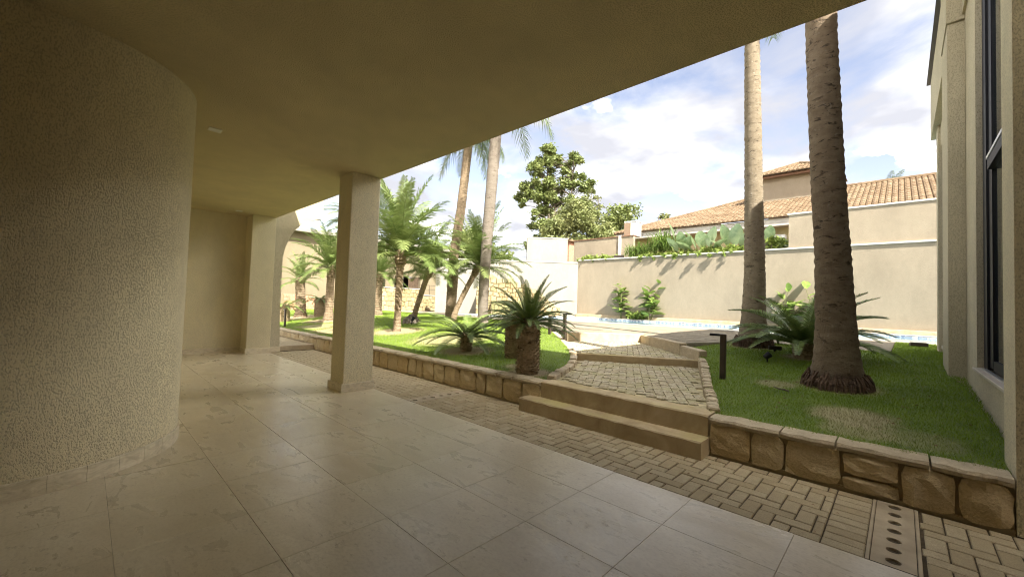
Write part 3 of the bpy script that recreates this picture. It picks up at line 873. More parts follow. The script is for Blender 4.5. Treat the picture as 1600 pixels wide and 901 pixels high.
# risers
r1o = rough_bar(2.01, .26, Z1+.006, 2, 'y').build('concrete_step', M_CONC, None, loc=(4.18, 2.30, 0))
tag(r1o, 'stained concrete edge of the first landing, behind the step block', 'step')
def bar_step(a, b, th, z0, z1, label, mat):
    A, B = Vector(a), Vector(b); d = B-A; c = (A+B)/2; ang = math.atan2(d.y, d.x)
    o = rough_bar(d.length, th, z1-z0, int(z1*1000)).build('concrete_step', mat, None, loc=(c.x, c.y, z0), rot=(0, 0, ang))
    return tag(o, label, 'step')
bar_step((6.30, 4.31), (7.33, 2.52), .12, 0.0, Z2+.006, 'stained concrete step between the two paved landings', M_CONC)
bar_step((8.22, 5.94), (9.70, 4.67), .14, 0.0, DK+.005, 'tall pale concrete step from the upper landing to the pool deck', M_TAN)
# kerbs of rough stones
def kerb(label, pts, step, wd, zf, top, mat, seed, lift=.05):
    q = random.Random(seed)
    at_, L = resample(pts, step)
    p0 = at_(L/2)
    t = thing('stone_kerb', label, 'kerb', (p0.x, p0.y, float(zf(p0.x, p0.y))), 0, 'stone kerbs of the garden path')
    s = 0
    while s < L-.05:
        e = min(s+step*q.uniform(.75, 1.25), L)
        a, b = at_(s), at_(e); c = (a+b)/2; ang = math.atan2((b-a).y, (b-a).x); ln = (b-a).length
        zt = float(top(c.x, c.y))+q.uniform(-.012, .012); zb = zt-.24
        mb = MB().bbox(-ln/2+.005, -wd/2, 0, ln/2-.005, wd/2, zt-zb, .014)
        mb.v = [(x+q.uniform(-.007,.007), y+q.uniform(-.009,.009), z+q.uniform(-.005,.005)) for x, y, z in mb.v]
        mb.build('kerb_stone', mat, t, loc=(c.x-p0.x, c.y-p0.y, zb-float(zf(p0.x, p0.y))), rot=(0, 0, ang+q.gauss(0, .03)))
        s = e
kerb('curved kerb of small stones along the shaded lawn beside the first landing', [(4.27,1.31),(4.8,1.50),(5.30,1.71),(5.8,1.89),(6.25,2.05),(6.7,2.22),(7.12,2.40)], .17, .11, zR, lambda x, y: max(float(zR(x, y))+.03, Z1+.05), M_CAPST, 4)
kerb('kerb of long stones along the shaded lawn beside the upper landing', [(7.30,2.42),(8.0,3.07),(8.8,3.84),(9.62,4.62)], .75, .14, zR, lambda x, y: .665 if x > 8 else .62, M_CAPST, 6)
kerb('curved kerb of stones round the nose of the sunlit palm bed', [(4.28,3.33),(5.0,3.63),(5.75,3.98),(6.35,4.46)], .34, .12, zL, lambda x, y: max(float(zL(x, y))+.02, Z1+.06), M_CAPST, 9)
kerb('kerb stones behind the bollards on the palm bed edge', [(6.42,4.52),(7.5,5.62),(8.3,6.4)], .4, .12, zL, lambda x, y: float(zL(x, y))+.0, M_CAPST, 10)

# pool deck, pool
POOL = [(14.2,-10),(19.2,-10),(19.2,11.9),(15.2,14.6),(13.2,16.4),(12.4,15.0),(14.2,9)]
deck_poly = [(7.97,3.12),(10.02,2.47),(10.02,0.14),(14.12,0.11),(14.12,-10),(14.2,-10),(14.2,9),(12.4,15.0),(13.2,16.4),(15.2,14.6),(19.2,11.9),(19.2,-10),(19.7,-10),(19.7,13.5),(14,19.5),(14,23.4),(11.52,23.4),(11.52,20),(11.32,12.0),(10.52,9.2),(9.12,7.37),(8.42,6.0),(8.40,5.86),(9.66,4.72)]
deck = flat('pool_deck', deck_poly, DK, M_DECK, 0.4)
cob_poly = [(7.99,3.16),(10.04,2.50),(10.04,0.17),(13.75,0.14),(13.75,5.5),(11,7.5),(9.2,7.2),(8.5,5.9),(9.72,4.74)]
cobbles(deck, cob_poly, 0.0, 0.22, DK+.006, M_DECK, wob=0.004)
wat = flat('pool_water', POOL, 0.60, M_WATER)
pw = MB(); n = len(POOL)
for i in range(n):
    a, b = Vector(POOL[i]), Vector(POOL[(i+1)%n]); cc = Vector((16, 4)); a = cc+(a-cc)*.997; b = cc+(b-cc)*.997
    pw.add([(a.x,a.y,.3),(b.x,b.y,.3),(b.x,b.y,.655),(a.x,a.y,.655)], [(0,1,2,3)])
o = pw.build('pool_wall', M_MOSAIC); o['kind'] = 'structure'
cop = MB()
for i in range(n):
    a, b = Vector(POOL[i]), Vector(POOL[(i+1)%n]); d = (b-a).normalized(); nn = Vector((d.y, -d.x))
    if i in (1, 2, 3): nn = nn*1.0
    p = [a+nn*.0, b+nn*.0, b+nn*.22, a+nn*.22]
    cop.prism([(v.x, v.y) for v in p], DK+.004, DK+.03+.001*i)
o = cop.build('pool_coping', M_CAP); o['kind'] = 'structure'

# ------------------------------------------------------------------ boundary wall
bw = thing('boundary_wall', 'long cream boundary wall behind the pool with pale coping', 'wall', (19.7, 2, 0.6))
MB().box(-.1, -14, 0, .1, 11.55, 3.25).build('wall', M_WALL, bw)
MB().cbox(-.16, -14, 3.252, .16, 11.62, 3.31, .01).build('coping', M_CAP, bw)
MB().cbox(-.22, -14, .02, -.102, 11.5, .235, .01).build('plinth', M_TAN, bw)
MB().box(-.06, -14, 3.312, .14, 1.3, 4.66).build('raised_wall', M_WALL, bw)
MB().cbox(-.10, -14, 4.662, .18, 1.34, 4.72, .01).build('raised_coping', M_CAP, bw)
A, B = Vector((19.65, 13.55)), Vector((14.0, 19.45)); c = (A+B)/2; ang = math.atan2((B-A).y, (B-A).x); Ln = (B-A).length
bw2 = thing('boundary_wall', 'white boundary wall angled across the far pool end', 'wall', (c.x, c.y, .6), ang)
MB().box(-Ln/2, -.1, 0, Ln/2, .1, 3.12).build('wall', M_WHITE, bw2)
MB().cbox(-Ln/2, -.13, 3.122, Ln/2, .13, 3.18, .01).build('coping', M_CAP, bw2)
nbw = thing('neighbour_wall', 'tall white block of wall standing above the angled boundary wall', 'wall', (19.65, 14.1, 3.7), ang)
MB().box(0.15, -.9, -3.1, 2.55, -.13, 1.50).build('wall', M_WHITE, nbw)
MB().cbox(0.12, -.93, 1.502, 2.58, -.10, 1.55, .01).build('coping', M_CAP, nbw)
# ground behind the wall
ng = MB().box(19.81, -20, 0.0, 60, 13.2, 3.86).build('neighbour_ground', M_SOIL); ng['kind'] = 'structure'
ng = MB().box(20.5, 13.203, 0.0, 90, 60, 3.3).build('neighbour_ground', M_SOIL); ng['kind'] = 'structure'

# stone faces built stone by stone
def fieldstones(t, face, w_, h_, size, mat, seed, inside_fn=None, d=.05):
    """irregular polygons set on a face; face(u, v, out) gives local xyz"""
    q = random.Random(seed)
    nu = max(2, int(w_/size)); nv = max(2, int(h_/(size*.8)))
    su, sv = w_/nu, h_/nv
    node = {}
    def pt(a, b):
        k = (round(a*2), round(b))
        if k not in node:
            u = a*su; v = b*sv
            node[k] = (min(max(u+q.uniform(-.2,.2)*su, 0), w_), min(max(v+q.uniform(-.24,.24)*sv, 0), h_))
        return node[k]
    for j in range(nv):
        off = .5 if j % 2 else 0.0
        for i in range(-1, nu+1):
            a0 = i+off
            cor = [pt(a0, j), pt(a0+.5, j), pt(a0+1, j), pt(a0+1, j+1), pt(a0+.5, j+1), pt(a0, j+1)]
            # squeeze middle points outwards for a rounder stone
            cx = sum(p[0] for p in cor)/6; cy = sum(p[1] for p in cor)/6
            if max(p[0] for p in cor)-min(p[0] for p in cor) < size*.3 or not (0 < cx < w_): continue
            if inside_fn and not inside_fn(cx, cy): continue
            vs = []
            for sc, o_ in ((.95, 0.0), (.93, d*.6), (.74, d*q.uniform(.85, 1.2))):
                vs += [face(cx+(x-cx)*sc, cy+(y-cy)*sc, o_) for x, y in cor]
            fs = [tuple(range(12, 18))] + [(m+k, m+(k+1)%6, m+6+(k+1)%6, m+6+k) for m in (0, 6) for k in range(6)]
            MB().add(vs, fs).build('stone', mat, t)

# ------------------------------------------------------------------ house at the far left with its stone terrace
fh = thing('pool_house', 'pale house with shaded porch behind the date palms', 'house', (10.5, 24.2, 0.66))
fw = MB()
fw.box(-7.5, 0, -.7, 3.6, .25, 4.2)
fw.box(3.6, 1.6, -.7, 5.6, 1.8, 2.3); fw.box(5.6, 0, -.7, 8.6, .25, 4.2); fw.box(3.6, 0, 2.2, 5.6, .25, 4.2)
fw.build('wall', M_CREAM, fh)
MB().box(-7.9, -.5, 4.2, 9.0, 4, 4.4).build('roof', M_WHITE, fh)
MB().box(4.02, -.06, 0, 4.2, .12, 2.2).build('porch_post', M_WHITE, fh)
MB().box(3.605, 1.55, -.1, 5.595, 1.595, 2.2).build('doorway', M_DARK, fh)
MB().box(2.1, -.03, 1.2, 2.9, -.002, 2.4).build('window', M_BRONZE, fh)
MB().box(-4.2, -.5, -.3, -3.4, -.02, 4.19).build('buttress', M_WHITE, fh)
tw = thing('terrace_wall', 'yellow fieldstone terrace wall in front of the pale porch house', 'stone wall', (11.6, 22.0, .62))
MB().box(-1.2, .05, -.1, 3.3, .55, 1.36).build('core', M_PMORTAR, tw)
MB().box(3.303, .05, -.1, 6.6, .55, .98).build('core', M_PMORTAR, tw)
fieldstones(tw, lambda u, v, o_: (u-1.2, .05-o_, v), 4.5, 1.36, .30, M_YSTONE, 11)
fieldstones(tw, lambda u, v, o_: (u+3.303, .05-o_, v), 3.3, .98, .30, M_YSTONE, 12)
MB().cbox(-1.22, -.03, 1.362, 3.32, .58, 1.40, .008).build('coping', M_CAP, tw)
MB().cbox(3.325, -.03, .982, 6.62, .58, 1.02, .008).build('coping', M_CAP, tw)
rl = thing('railing', 'thin dark metal railing on the terrace wall', 'railing', (14.95, 22.3, 1.66))
MB().tube([(0.1, 0, .62), (3.1, 0, .62)], .018, 6).build('top_rail', M_BRONZE, rl)
MB().tube([(0.1, 0, .34), (3.1, 0, .34)], .012, 6).build('mid_rail', M_BRONZE, rl)
for k in range(7): MB().tube([(.12+k*.49, 0, -.03), (.12+k*.49, 0, .62)], .014, 6).build('baluster', M_BRONZE, rl)
# stone waterfall feature
A, B = Vector((14.6, 16.6)), Vector((17.75, 13.3)); d = (B-A).normalized(); ang = math.atan2(d.y, d.x); Ln = (B-A).length
wf = thing('stone_cascade', 'peaked fieldstone cascade against the white angled wall', 'stone cascade', (A.x, A.y, .66), ang)
pf = [(0, 0), (Ln, 0), (Ln, .35), (3.3, 1.35), (2.0, 1.85), (1.25, 1.9), (0.75, 2.2), (0.35, 1.5), (0, 1.35)]
def pfin(x, y): return bool(inside(pf, np.array([x]), np.array([y]))[0])
nn_ = len(pf)
mb = MB().add([(x, 0.05, z) for x, z in pf]+[(x, 1.3, z) for x, z in pf], [tuple(range(nn_)), tuple(range(2*nn_-1, nn_-1, -1))]+[(i, nn_+i, nn_+(i+1)%nn_, (i+1)%nn_) for i in range(nn_)])
mb.build('core', M_PMORTAR, wf)
fieldstones(wf, lambda u, v, o_: (u, .05-o_, v), Ln, 2.2, .30, M_YSTONE, 14, pfin, .08)
low = thing('planter_wall', 'low mossy fieldstone block at the foot of the cascade', 'stone wall', (14.35, 16.0, .66), ang)
MB().box(0.6, 0.03, -.06, 2.6, .6, .78).build('core', M_MORTAR, low)
fieldstones(low, lambda u, v, o_: (u+.6, .03-o_, v), 2.0, .78, .26, M_MSTONE, 15)
# low brick wall seen through the arch
bk = thing('brick_wall', 'low reddish brick wall seen under the arch behind the date palms', 'wall', (7.4, 22.2, .5))
MB().box(-.55, .03, 0, .95, .3, .9).build('core', M_MORTAR, bk)
for r_ in range(6):
    for k in range(6):
        x0 = -.55 + k*.26 - (.13 if r_ % 2 else 0)
        a, b = max(x0, -.55), min(x0+.25, .95)
        if b-a > .04: piece(bk, 'brick', a, -0.005, b, .03, .15*r_+.0, .15*r_+.14, M_BRICK, .004)

# ------------------------------------------------------------------ house wing on the right
YW = -0.62
wing = thing('house_wing', 'tall cream stucco house wing with dark framed windows and square pilaster', 'house', (8, -4, 0))
def wb(mb): mb.v = [(x-8, y+4, z) for x, y, z in mb.v]; return mb
m_ = MB()
m_.box(4.05, -10, 0, 4.45, -0.52, 6.25)                       # corner pier beside the camera
wb(m_).build('corner_pier', M_STUC, wing)
m_ = MB()
m_.box(4.452, YW-.25, -.05, 6.95, YW, .755); m_.box(4.452, YW-.25, 5.35, 6.95, YW, 6.25)
m_.box(6.952, YW-.25, -.05, 9.2, YW, 6.25)
m_.box(9.2, YW-.25, -.05, 11.3, YW, .74); m_.box(9.2, YW-.25, 4.55, 11.3, YW, 6.25)
m_.box(11.3, -10, -.05, 11.72, YW+.10, 6.25)
m_.box(4.452, -10, -.05, 4.6, YW-.26, 6.25); m_.box(4.452, -10.2, -.05, 11.3, -10, 6.25); m_.box(4.452, -9.99, 6.05, 11.29, YW-.26, 6.24)
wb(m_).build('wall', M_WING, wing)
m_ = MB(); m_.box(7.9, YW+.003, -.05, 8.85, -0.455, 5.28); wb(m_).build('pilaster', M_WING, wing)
m_ = MB(); m_.box(7.9, YW+.003, 5.31, 8.87, -0.445, 6.26); m_.box(4.46, YW+.003, 5.37, 7.897, YW+.03, 6.26); m_.box(8.873, YW+.003, 5.05, 12.2, -0.46, 6.26)
m_.box(8.9, YW+.004, 4.6, 11.9, YW+.06, 5.047)
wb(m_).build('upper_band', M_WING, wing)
m_ = MB(); m_.box(8.86, -0.46, 6.262, 12.25, -0.40, 6.29); wb(m_).build('roof_flashing', M_BRONZE, wing)
m_ = MB(); m_.cbox(4.46, YW-.06, .757, 6.97, YW+.035, .785, .004); sill = wb(m_).build('window_sill', M_SILL, wing)
m_ = MB(); m_.cbox(9.15, YW-.06, .742, 11.28, YW+.06, .80, .004); wb(m_).build('window_sill', M_SILL, wing)
m_ = MB(); m_.box(4.62, -6, -.04, 11.2, -5.9, 6.0); wb(m_).build('room_wall', M_INT, wing)
# near window: deep black frame, transom, glass above and below
def framed(x0, x1, z0, z1, yf, transom, nm):
    f_ = MB(); dp = .05
    f_.box(x1-.24, yf-dp, z0, x1, yf, z1)
    f_.box(x1-.44, yf-dp-.03, z0+.03, x1-.242, yf-.02, z1-.09)
    f_.box(x0, yf-dp, z0, x0+.08, yf, z1); f_.box(x0+.08, yf-dp, z1-.08, x1-.242, yf, z1)
    f_.box(x0+.082, yf-dp-.06, z0, x1-.445, yf-.022, z0+.11)
    f_.box(x0+.082, yf-dp-.02, transom-.08, x1-.445, yf+.012, transom+.06)
    fr = wb(f_).build('window_frame', M_BLACK, wing)
    t_ = MB(); t_.box(x0+.082, yf+.0125, transom+.03, x1-.442, yf+.02, transom+.062); wb(t_).build('drip_strip', M_STEEL, fr)
    for (a, b) in ((z0+.112, transom-.082), (transom+.063, z1-.082)):
        g_ = MB(); g_.box(x0+.083, yf-.045, a, x1-.446, yf-.038, b); wb(g_).build('pane', M_GLASS, fr)
    tr_ = MB()
    for k in range(3): tr_.box(x0+.1, yf+.004+.012*k, z0-.003, x1-.25, yf+.010+.012*k, z0+.012)
    wb(tr_).build('sliding_track', M_STEEL, fr)
framed(4.46, 6.95, .787, 5.35, -0.672, 2.98, 'near')
framed(9.2, 11.3, .802, 4.55, -0.66, 2.6, 'far')

# ------------------------------------------------------------------ neighbour's house behind the wall
nh = thing('neighbour_house', 'neighbouring house with clay tile roof and white eaves above the boundary wall', 'house', (26, 4, 3.86))
def nb(mb): mb.v = [(x-26, y-4, z-3.86) for x, y, z in mb.v]; return mb
m_ = MB(); m_.box(23.7, -8, 3.8, 31, 12.4, 5.5); nb(m_).build('wall', plain('olive_render', (0.40, 0.34, 0.19), .9, .2, nz=3), nh)
m_ = MB(); m_.box(22.95, -8, 5.47, 23.0, 13.0, 5.82); m_.box(23.0, -8, 5.50, 23.7, 13.0, 5.54); nb(m_).build('fascia', M_CAP, nh)
def barrel_roof(x0, z0, slope, xr, ya, yb, hipL, mat, name, parent, pitch=.21, row=.42, conv=nb, hipR=None):
    mb = MB(); y = ya
    while y < yb:
        xm = min(xr, x0+(hipL-(y+pitch/2))) if hipL is not None else xr
        if hipR is not None: xm = min(xm, x0+(y+pitch/2-hipR))
        ln = xm-x0
        if ln > .15:
            nr = max(1, int(ln/row))
            prev = None
            for k in range(nr+1):
                for s_ in (0, 1):
                    xx = x0+min(ln, (k+s_*.98)*row); 
                    if k == nr and s_ == 1: xx = xm
                    lift = (0.035 if s_ == 0 else 0.0) - .0
                    zz_ = z0+(xx-x0)*slope+lift
                    prof = []
                    for q in range(5):
                        a = math.pi*q/4; prof.append((xx, y+pitch/2-math.cos(a)*pitch*.5, zz_+math.sin(a)*pitch*.42))
                    b = len(mb.v); mb.v += prof
                    if prev is not None:
                        for q in range(4): mb.f.append((prev+q, prev+q+1, b+q+1, b+q))
                    else: mb.f.append((b, b+4, b+3, b+2, b+1))
                    prev = b
        y += pitch
    o = conv(mb).build(name, mat, parent); o['kind'] = 'stuff'; return o
rf = MB()
z0r = 5.84; sl = .41
rf.add([(22.85,-8,z0r-.02),(22.85,13.15,z0r-.02),(28.9,7.1,z0r-.02+sl*6.05),(28.9,-8,z0r-.02+sl*6.05),(34.9,13.1,z0r)],[(0,3,2,1),(1,2,4)])
roof = nb(rf).build('roof', M_ROOF, nh)
barrel_roof(22.85, z0r, sl, 28.9, -6, 13.1, 13.15, M_ROOF, 'roof_tile', roof)
m_ = MB(); m_.tube([(22.9,13.1,z0r+.05),(28.9,7.1,z0r+sl*6.05+.06)], .11, 8); m_.tube([(28.9,7.1,z0r+sl*6.05+.06),(28.9,-8,z0r+sl*6.05+.06)], .12, 8); nb(m_).build('ridge_tile', M_ROOF, roof)
tow = MB(); tow.box(27.1, 2.65, 7.0, 30.5, 5.92, 9.06); nb(tow).build('tower_wall', M_WALL, nh)
m_ = MB(); m_.box(26.72, 2.35, 8.92, 26.78, 6.25, 9.06); m_.box(26.78, 2.35, 9.0, 27.1, 6.25, 9.04); nb(m_).build('tower_fascia', M_WOOD, nh)
tz, ts = 9.07, .46
m_ = MB(); m_.add([(26.6,2.25,tz-.01),(26.6,6.35,tz-.01),(28.6,4.3,tz+ts*2.0),(30.6,6.35,tz),(30.6,2.25,tz)],[(0,2,1),(1,2,3),(3,2,4),(4,2,0)]); troof = nb(m_).build('tower_roof', M_ROOF, nh)
barrel_roof(26.6, tz, ts, 28.6, 2.3, 6.3, 6.35, M_ROOF, 'roof_tile', troof, hipR=2.25)
m_ = MB(); m_.tube([(26.65,6.3,tz+.05),(28.6,4.3,tz+ts*2.0+.06),(26.65,2.3,tz+.05)], .11, 8); nb(m_).build('ridge_tile', M_ROOF, troof)
ac = thing('air_conditioner', 'white air conditioner unit hung under the neighbour eaves', 'air conditioner', (23.35, 4.45, 4.45))
MB().bbox(-.15, -.42, 0, .15, .42, .62, .02).build('case', M_ACW, ac)
mb = MB()
for k in range(5):
    r_ = .06+.045*k; mb.tube([(-.155, -.1+r_*math.cos(a), .31+r_*math.sin(a)) for a in np.linspace(0, 2*math.pi, 25)], .006, 4, False)
for k in range(6): mb.tube([(-.155, -.1, .31), (-.155, -.1+.24*math.cos(k), .31+.24*math.sin(k))], .005, 4)
mb.build('fan_grille', M_BLACK, ac)
MB().box(-.156, .22, .38, -.1505, .36, .50).build('badge', M_BLACK, ac)
MB().box(.15, -.3, .05, .36, .3, .1).build('bracket', M_BLACK, ac)
lw = thing('neighbour_wall', 'low beige wall with white post behind the coping plants', 'wall', (21.1, 12.4, 3.6))
MB().box(-.1, -1.6, -.1, .1, 2.4, 1.68).build('wall', M_WALL, lw)
MB().cbox(-.14, -1.62, 1.682, .14, 2.42, 1.74, .01).build('coping', M_WOOD, lw)
MB().box(-.17, -.86, -.1, -.102, -.70, 1.76).build('post', M_CAP, lw)
ch = thing('chimney', 'white chimney vent with brown side above the low beige wall', 'chimney', (21.3, 11.15, 5.33))
MB().bbox(-.02, -.36, 0, .6, .36, .80, .02).build('shaft', M_ACW, ch)
MB().box(-.05, -.02, .04, -.021, .38, .76).build('side_panel', plain('brown_panel', (.25, .17, .11), .8), ch)
MB().bbox(-.05, -.40, .802, .64, .40, .86, .015).build('cap', M_ACW, ch)
shed = thing('shed', 'small terracotta shed corner beyond the white wall block', 'shed', (24.6, 18.2, 3.3))
MB().box(-.5, -.8, 0, .8, 3.0, 2.6).build('wall', M_BRICK, shed)
MB().prism([(-.7,-1.0),(1.0,-1.0),(1.0,3.2),(-.7,3.2)], 2.602, 2.72).build('roof', M_ROOF, shed)
bx = tag(MB().bbox(-.06, -.28, 0, .06, .28, .18, .01).add([],[]).build('vent_box', M_BRONZE, None, loc=(19.95, 11.1, 3.92)), 'small dark vent slot at the foot of the low beige wall', 'vent')

# ------------------------------------------------------------------ foliage builders
def frond_mesh(name, mat, L, n, leaf, wid, a0, a1, p=1.3, drop=.25, vee=.35, stalk=.12, seed=0, fwd0=.35, fwd1=.9, rr=.012, bare=0.0, plum=0.0):
    q = random.Random(seed)
    m = 24; pts = [Vector((0,0,0))]; tan = []
    for i in range(m):
        t = (i+.5)/m; a = a0+(a1-a0)*t**p; d = Vector((math.cos(a), 0, math.sin(a))); tan.append(d); pts.append(pts[-1]+d*(L/m))
    vs = []; fs = []
    mb = MB(); mb.tube(pts[::3], [rr*(1-.85*i/8) for i in range(len(pts[::3]))], 4, False)
    vs, fs = mb.v, mb.f
    Y = Vector((0,1,0))
    for i in range(n):
        t = stalk+(1-stalk)*(i+.5)/n
        f_ = t*m; k = min(int(f_), m-1); P = pts[k].lerp(pts[k+1], f_-k); T = tan[k]; Nn = Vector((-T.z, 0, T.x))
        u = (t-stalk)/(1-stalk)
        env = (math.sin(math.pi*min(1, u*.8+.14))**.6) * (1-.35*u)
        for s_ in (-1, 1):
            if q.random() < bare: continue
            ln = leaf*env*q.uniform(.85, 1.12)
            fw_ = fwd0+(fwd1-fwd0)*u+q.uniform(-.1,.1)
            v_ = vee+q.uniform(-.12,.12)+(q.uniform(-plum, plum))
            d = (Y*s_ + T*fw_ + Nn*v_).normalized()
            w_ = T*(wid*.5*q.uniform(.8,1.2)) 
            mid = P+d*ln*.5+Vector((0,0,-drop*.22*ln)); tip = P+d*ln+Vector((0,0,-drop*ln))+T*(-.0)
            b = len(vs)
            vs += [tuple(P-w_*.6), tuple(P+w_*.6), tuple(mid+w_), tuple(mid-w_), tuple(tip)]
            fs += [(b,b+1,b+2,b+3),(b+3,b+2,b+4)]
    return mesh_from(name, vs, fs, mat)
PH = {}
for k, (a0, a1) in enumerate([(82,52), (70,22), (56,-6), (42,-26), (27,-42), (10,-55)]):
    for v_ in (0, 1):
        PH[k, v_] = frond_mesh('frond', M_PHX, 1.28-.04*k, 46, .27, .021, R(a0), R(a1), 1.3, .30, .3, .10, 10*k+v_, .5, 1.1, .012, .03, .25)
QU = {}
for k, (a0, a1) in enumerate([(75,10), (55,-35), (30,-65), (0,-85), (-35,-88)]):
    QU[k] = frond_mesh('frond', M_QUEEN, 2.5, 90, .55, .022, R(a0), R(a1), 1.25, .75, .1, .08, 40+k, .35, .9, .02, .05, .6)
CY = {}
for k, (a0, a1) in enumerate([(78,48), (62,18), (48,-8), (34,-26), (18,-34), (2, -38)]):
    CY[k] = frond_mesh('frond', M_CYC, .92, 64, .155, .013, R(a0), R(a1), 1.4, .05, .38, .08, 60+k, .55, .9, .011)

def rough_trunk(mb, path, radii, n, bump, seed, step=.05):
    """ringed or knobby trunk along a path"""
    q = random.Random(seed); P = [Vector(p) for p in path]
    at_, L = None, None
    Ls = [0]
    for a, b in zip(P, P[1:]): Ls.append(Ls[-1]+(b-a).length)
    tot = Ls[-1]; m = int(tot/step)+1
    pts = []; rs = []
    for i in range(m+1):
        s_ = tot*i/m
        for k in range(len(P)-1):
            if s_ <= Ls[k+1]+1e-9:
                t = (s_-Ls[k])/(Ls[k+1]-Ls[k]); pts.append(P[k].lerp(P[k+1], t)); rs.append(radii[k]+(radii[k+1]-radii[k])*t); break
    rs = [r*(1+bump*q.uniform(-1,1)+(bump*.9 if i % 2 else -bump*.9)) for i, r in enumerate(rs)]
    return mb.tube(pts, rs, n, True, bump*.5)
def tall_palm(label, base, path, radii, bark_m, crown, nfr, seed, bump=.03, root=None, step=.06, hang=None, fscale=1.0, plan=None):
    t = thing('palm_tree', label, 'palm tree', base)
    tr = rough_trunk(MB(), path, radii, 22, bump, seed, step).build('trunk', bark_m, t, True)
    if root:
        mb = MB(); q = random.Random(seed)
        r0 = root
        for k in range(260):
            a = q.uniform(0, 2*math.pi); h = q.uniform(.03, .20); b0 = r0*q.uniform(1.02, 1.2); b1 = r0*q.uniform(.88, .96)
            a2 = a+q.uniform(-.08, .08)
            mb.tube([(math.cos(a)*b1, math.sin(a)*b1, h), (math.cos(a2)*(b0+b1)*.52, math.sin(a2)*(b0+b1)*.52, h*.55), (math.cos(a2)*b0, math.sin(a2)*b0, -.03)], [.012, .014, .008], 4, False)
        mb.build('root_skirt', M_ROOT, t)
    q = random.Random(seed+1)
    cr = Vector(crown)
    for k in range(nfr):
        lev = min(4, int(k/nfr*5)); az = k*2.39996+q.uniform(-.2,.2)
        link('frond', QU[lev], t, tuple(cr+Vector((0,0,.25-.1*lev))), (0, q.uniform(-.08,.08), az), (fscale,)*3)
    if plan:
        for (lev, az, sc_, dz) in plan: link('frond', QU[lev], t, tuple(cr+Vector((0,0,dz))), (0, 0, az), (sc_,)*3)
    return t
DN = lambda x, y: math.atan2(y, x)
# right foreground palms
tall_palm('thick dark palm trunk with fibrous root skirt in the right lawn', (6.28, 0.56, .45),
    [(0,0,-.06),(0,0,.08),(0,0,.33),(-.01,.01,.75),(-.037,.04,1.6),(-.08,.09,2.6),(-.145,.152,4.3),(-.2,.2,9.2)],
    [.28,.268,.232,.203,.178,.170,.160,.15], M_BARKD, (-.2,.2,9.3), 16, 21, .022, .305, .055)
tall_palm('pale ringed palm trunk at the back of the right lawn beside the deck', (9.2, 2.12, .645),
    [(0,0,-.06),(0,0,.05),(0,0,.25),(.01,.0,.6),(.01,-.01,1.4),(-.01,.02,3.0),(-.06,.07,6.0),(-.1,.1,8.9)],
    [.34,.31,.255,.215,.186,.165,.137,.13], M_BARKM, (-.1,.1,9.0), 16, 22, .028, .31, .055, plan=[(3, DN(-1.4, 1.25), 1.35, -.3)])
# left tall palms
tall_palm('tall slender palm leaning right with drooping crown behind the date palms', (9.02, 11.59, .64),
    [(0,0,-.05),(0,0,.4),(.02,-.03,1.5),(.0,-.06,2.3),(.10,-.25,4.0),(.17,-.40,5.9),(.2,-.45,6.5)],
    [.2,.185,.185,.17,.16,.15,.14], M_BARKP, (.2,-.45,6.75), 16, 23, .03, fscale=.8, plan=[(4, DN(.7,-.72), .75, 0), (4, DN(-.7,.72), .75, 0), (3, DN(.7,-.72), .7, 0)])
tall_palm('tall smooth grey palm trunk in the middle of the sunlit bed', (8.85, 9.7, .63),
    [(0,0,-.05),(.0,0,.2),(-.03,-.02,1.0),(-.02,-.08,2.6),(.02,-.22,5.0),(.05,-.33,7.0),(.05,-.33,7.6)],
    [.2,.17,.16,.175,.185,.17,.15], M_BARKG, (.05,-.33,7.7), 14, 24, .015, fscale=.95, plan=[(3, DN(.75,-.66), 1.0, -.3)])

def date_palm(label, base, top, r0, r1, crown_r, nfr, seed, scale=1.0, dark=None, bulge=.17):
    t = thing('date_palm', label, 'palm tree', base, 0, 'slender date palms in the sunlit bed')
    T = Vector(top)-Vector(base)
    q = random.Random(seed)
    path = [(0,0,-.05)]; rad = [r0*1.35]
    for k in range(1, 6):
        u = k/5; path.append((T.x*u**1.2, T.y*u**1.2, T.z*u)); rad.append(r0+(r1-r0)*u)
    rad[-1] = bulge*.85; path.insert(5, (T.x*.84, T.y*.84, T.z*.87)); rad.insert(5, bulge*.9)
    path.append((T.x, T.y, T.z+.12)); rad.append(.05)
    mb = rough_trunk(MB(), path, rad, 12, .045, seed, .045)
    # old leaf bases
    for k in range(int(T.z/.028)):
        u = (k+.5)/(T.z/.028); z = T.z*u; a = k*2.39996; r = (r0+(r1-r0)*u) if u < .78 else bulge
        c = Vector((T.x*u**1.2+math.cos(a)*r*.9, T.y*u**1.2+math.sin(a)*r*.9, z)); o_ = Vector((math.cos(a), math.sin(a), .5))*.04*(1 if u < .78 else 1.5); sd = Vector((-math.sin(a), math.cos(a), 0))*.022
        mb.add([c-sd, c+sd, c+o_+Vector((0,0,.01)), c+Vector((0,0,.04))], [(0,1,2),(1,3,2),(3,0,2)])
    mb.build('trunk', M_BARKP, t)
    for k in range(nfr):
        lev = min(5, int(((k+.5)/nfr)**.95*6)); az = k*2.39996+q.uniform(-.25,.25)
        link('frond', PH[lev, k % 2], t, (T.x+math.cos(az)*.05, T.y+math.sin(az)*.05, T.z+.12-.05*lev), (q.uniform(-.15,.15), q.uniform(-.1,.1), az), (scale*q.uniform(.9,1.1),)*3)
date_palm('date palm with wide green crown and bulging trunk just right of the column', (5.93, 9.95, .45), (5.95, 9.95, 2.64), .085, .10, 1.2, 52, 31, 1.6)
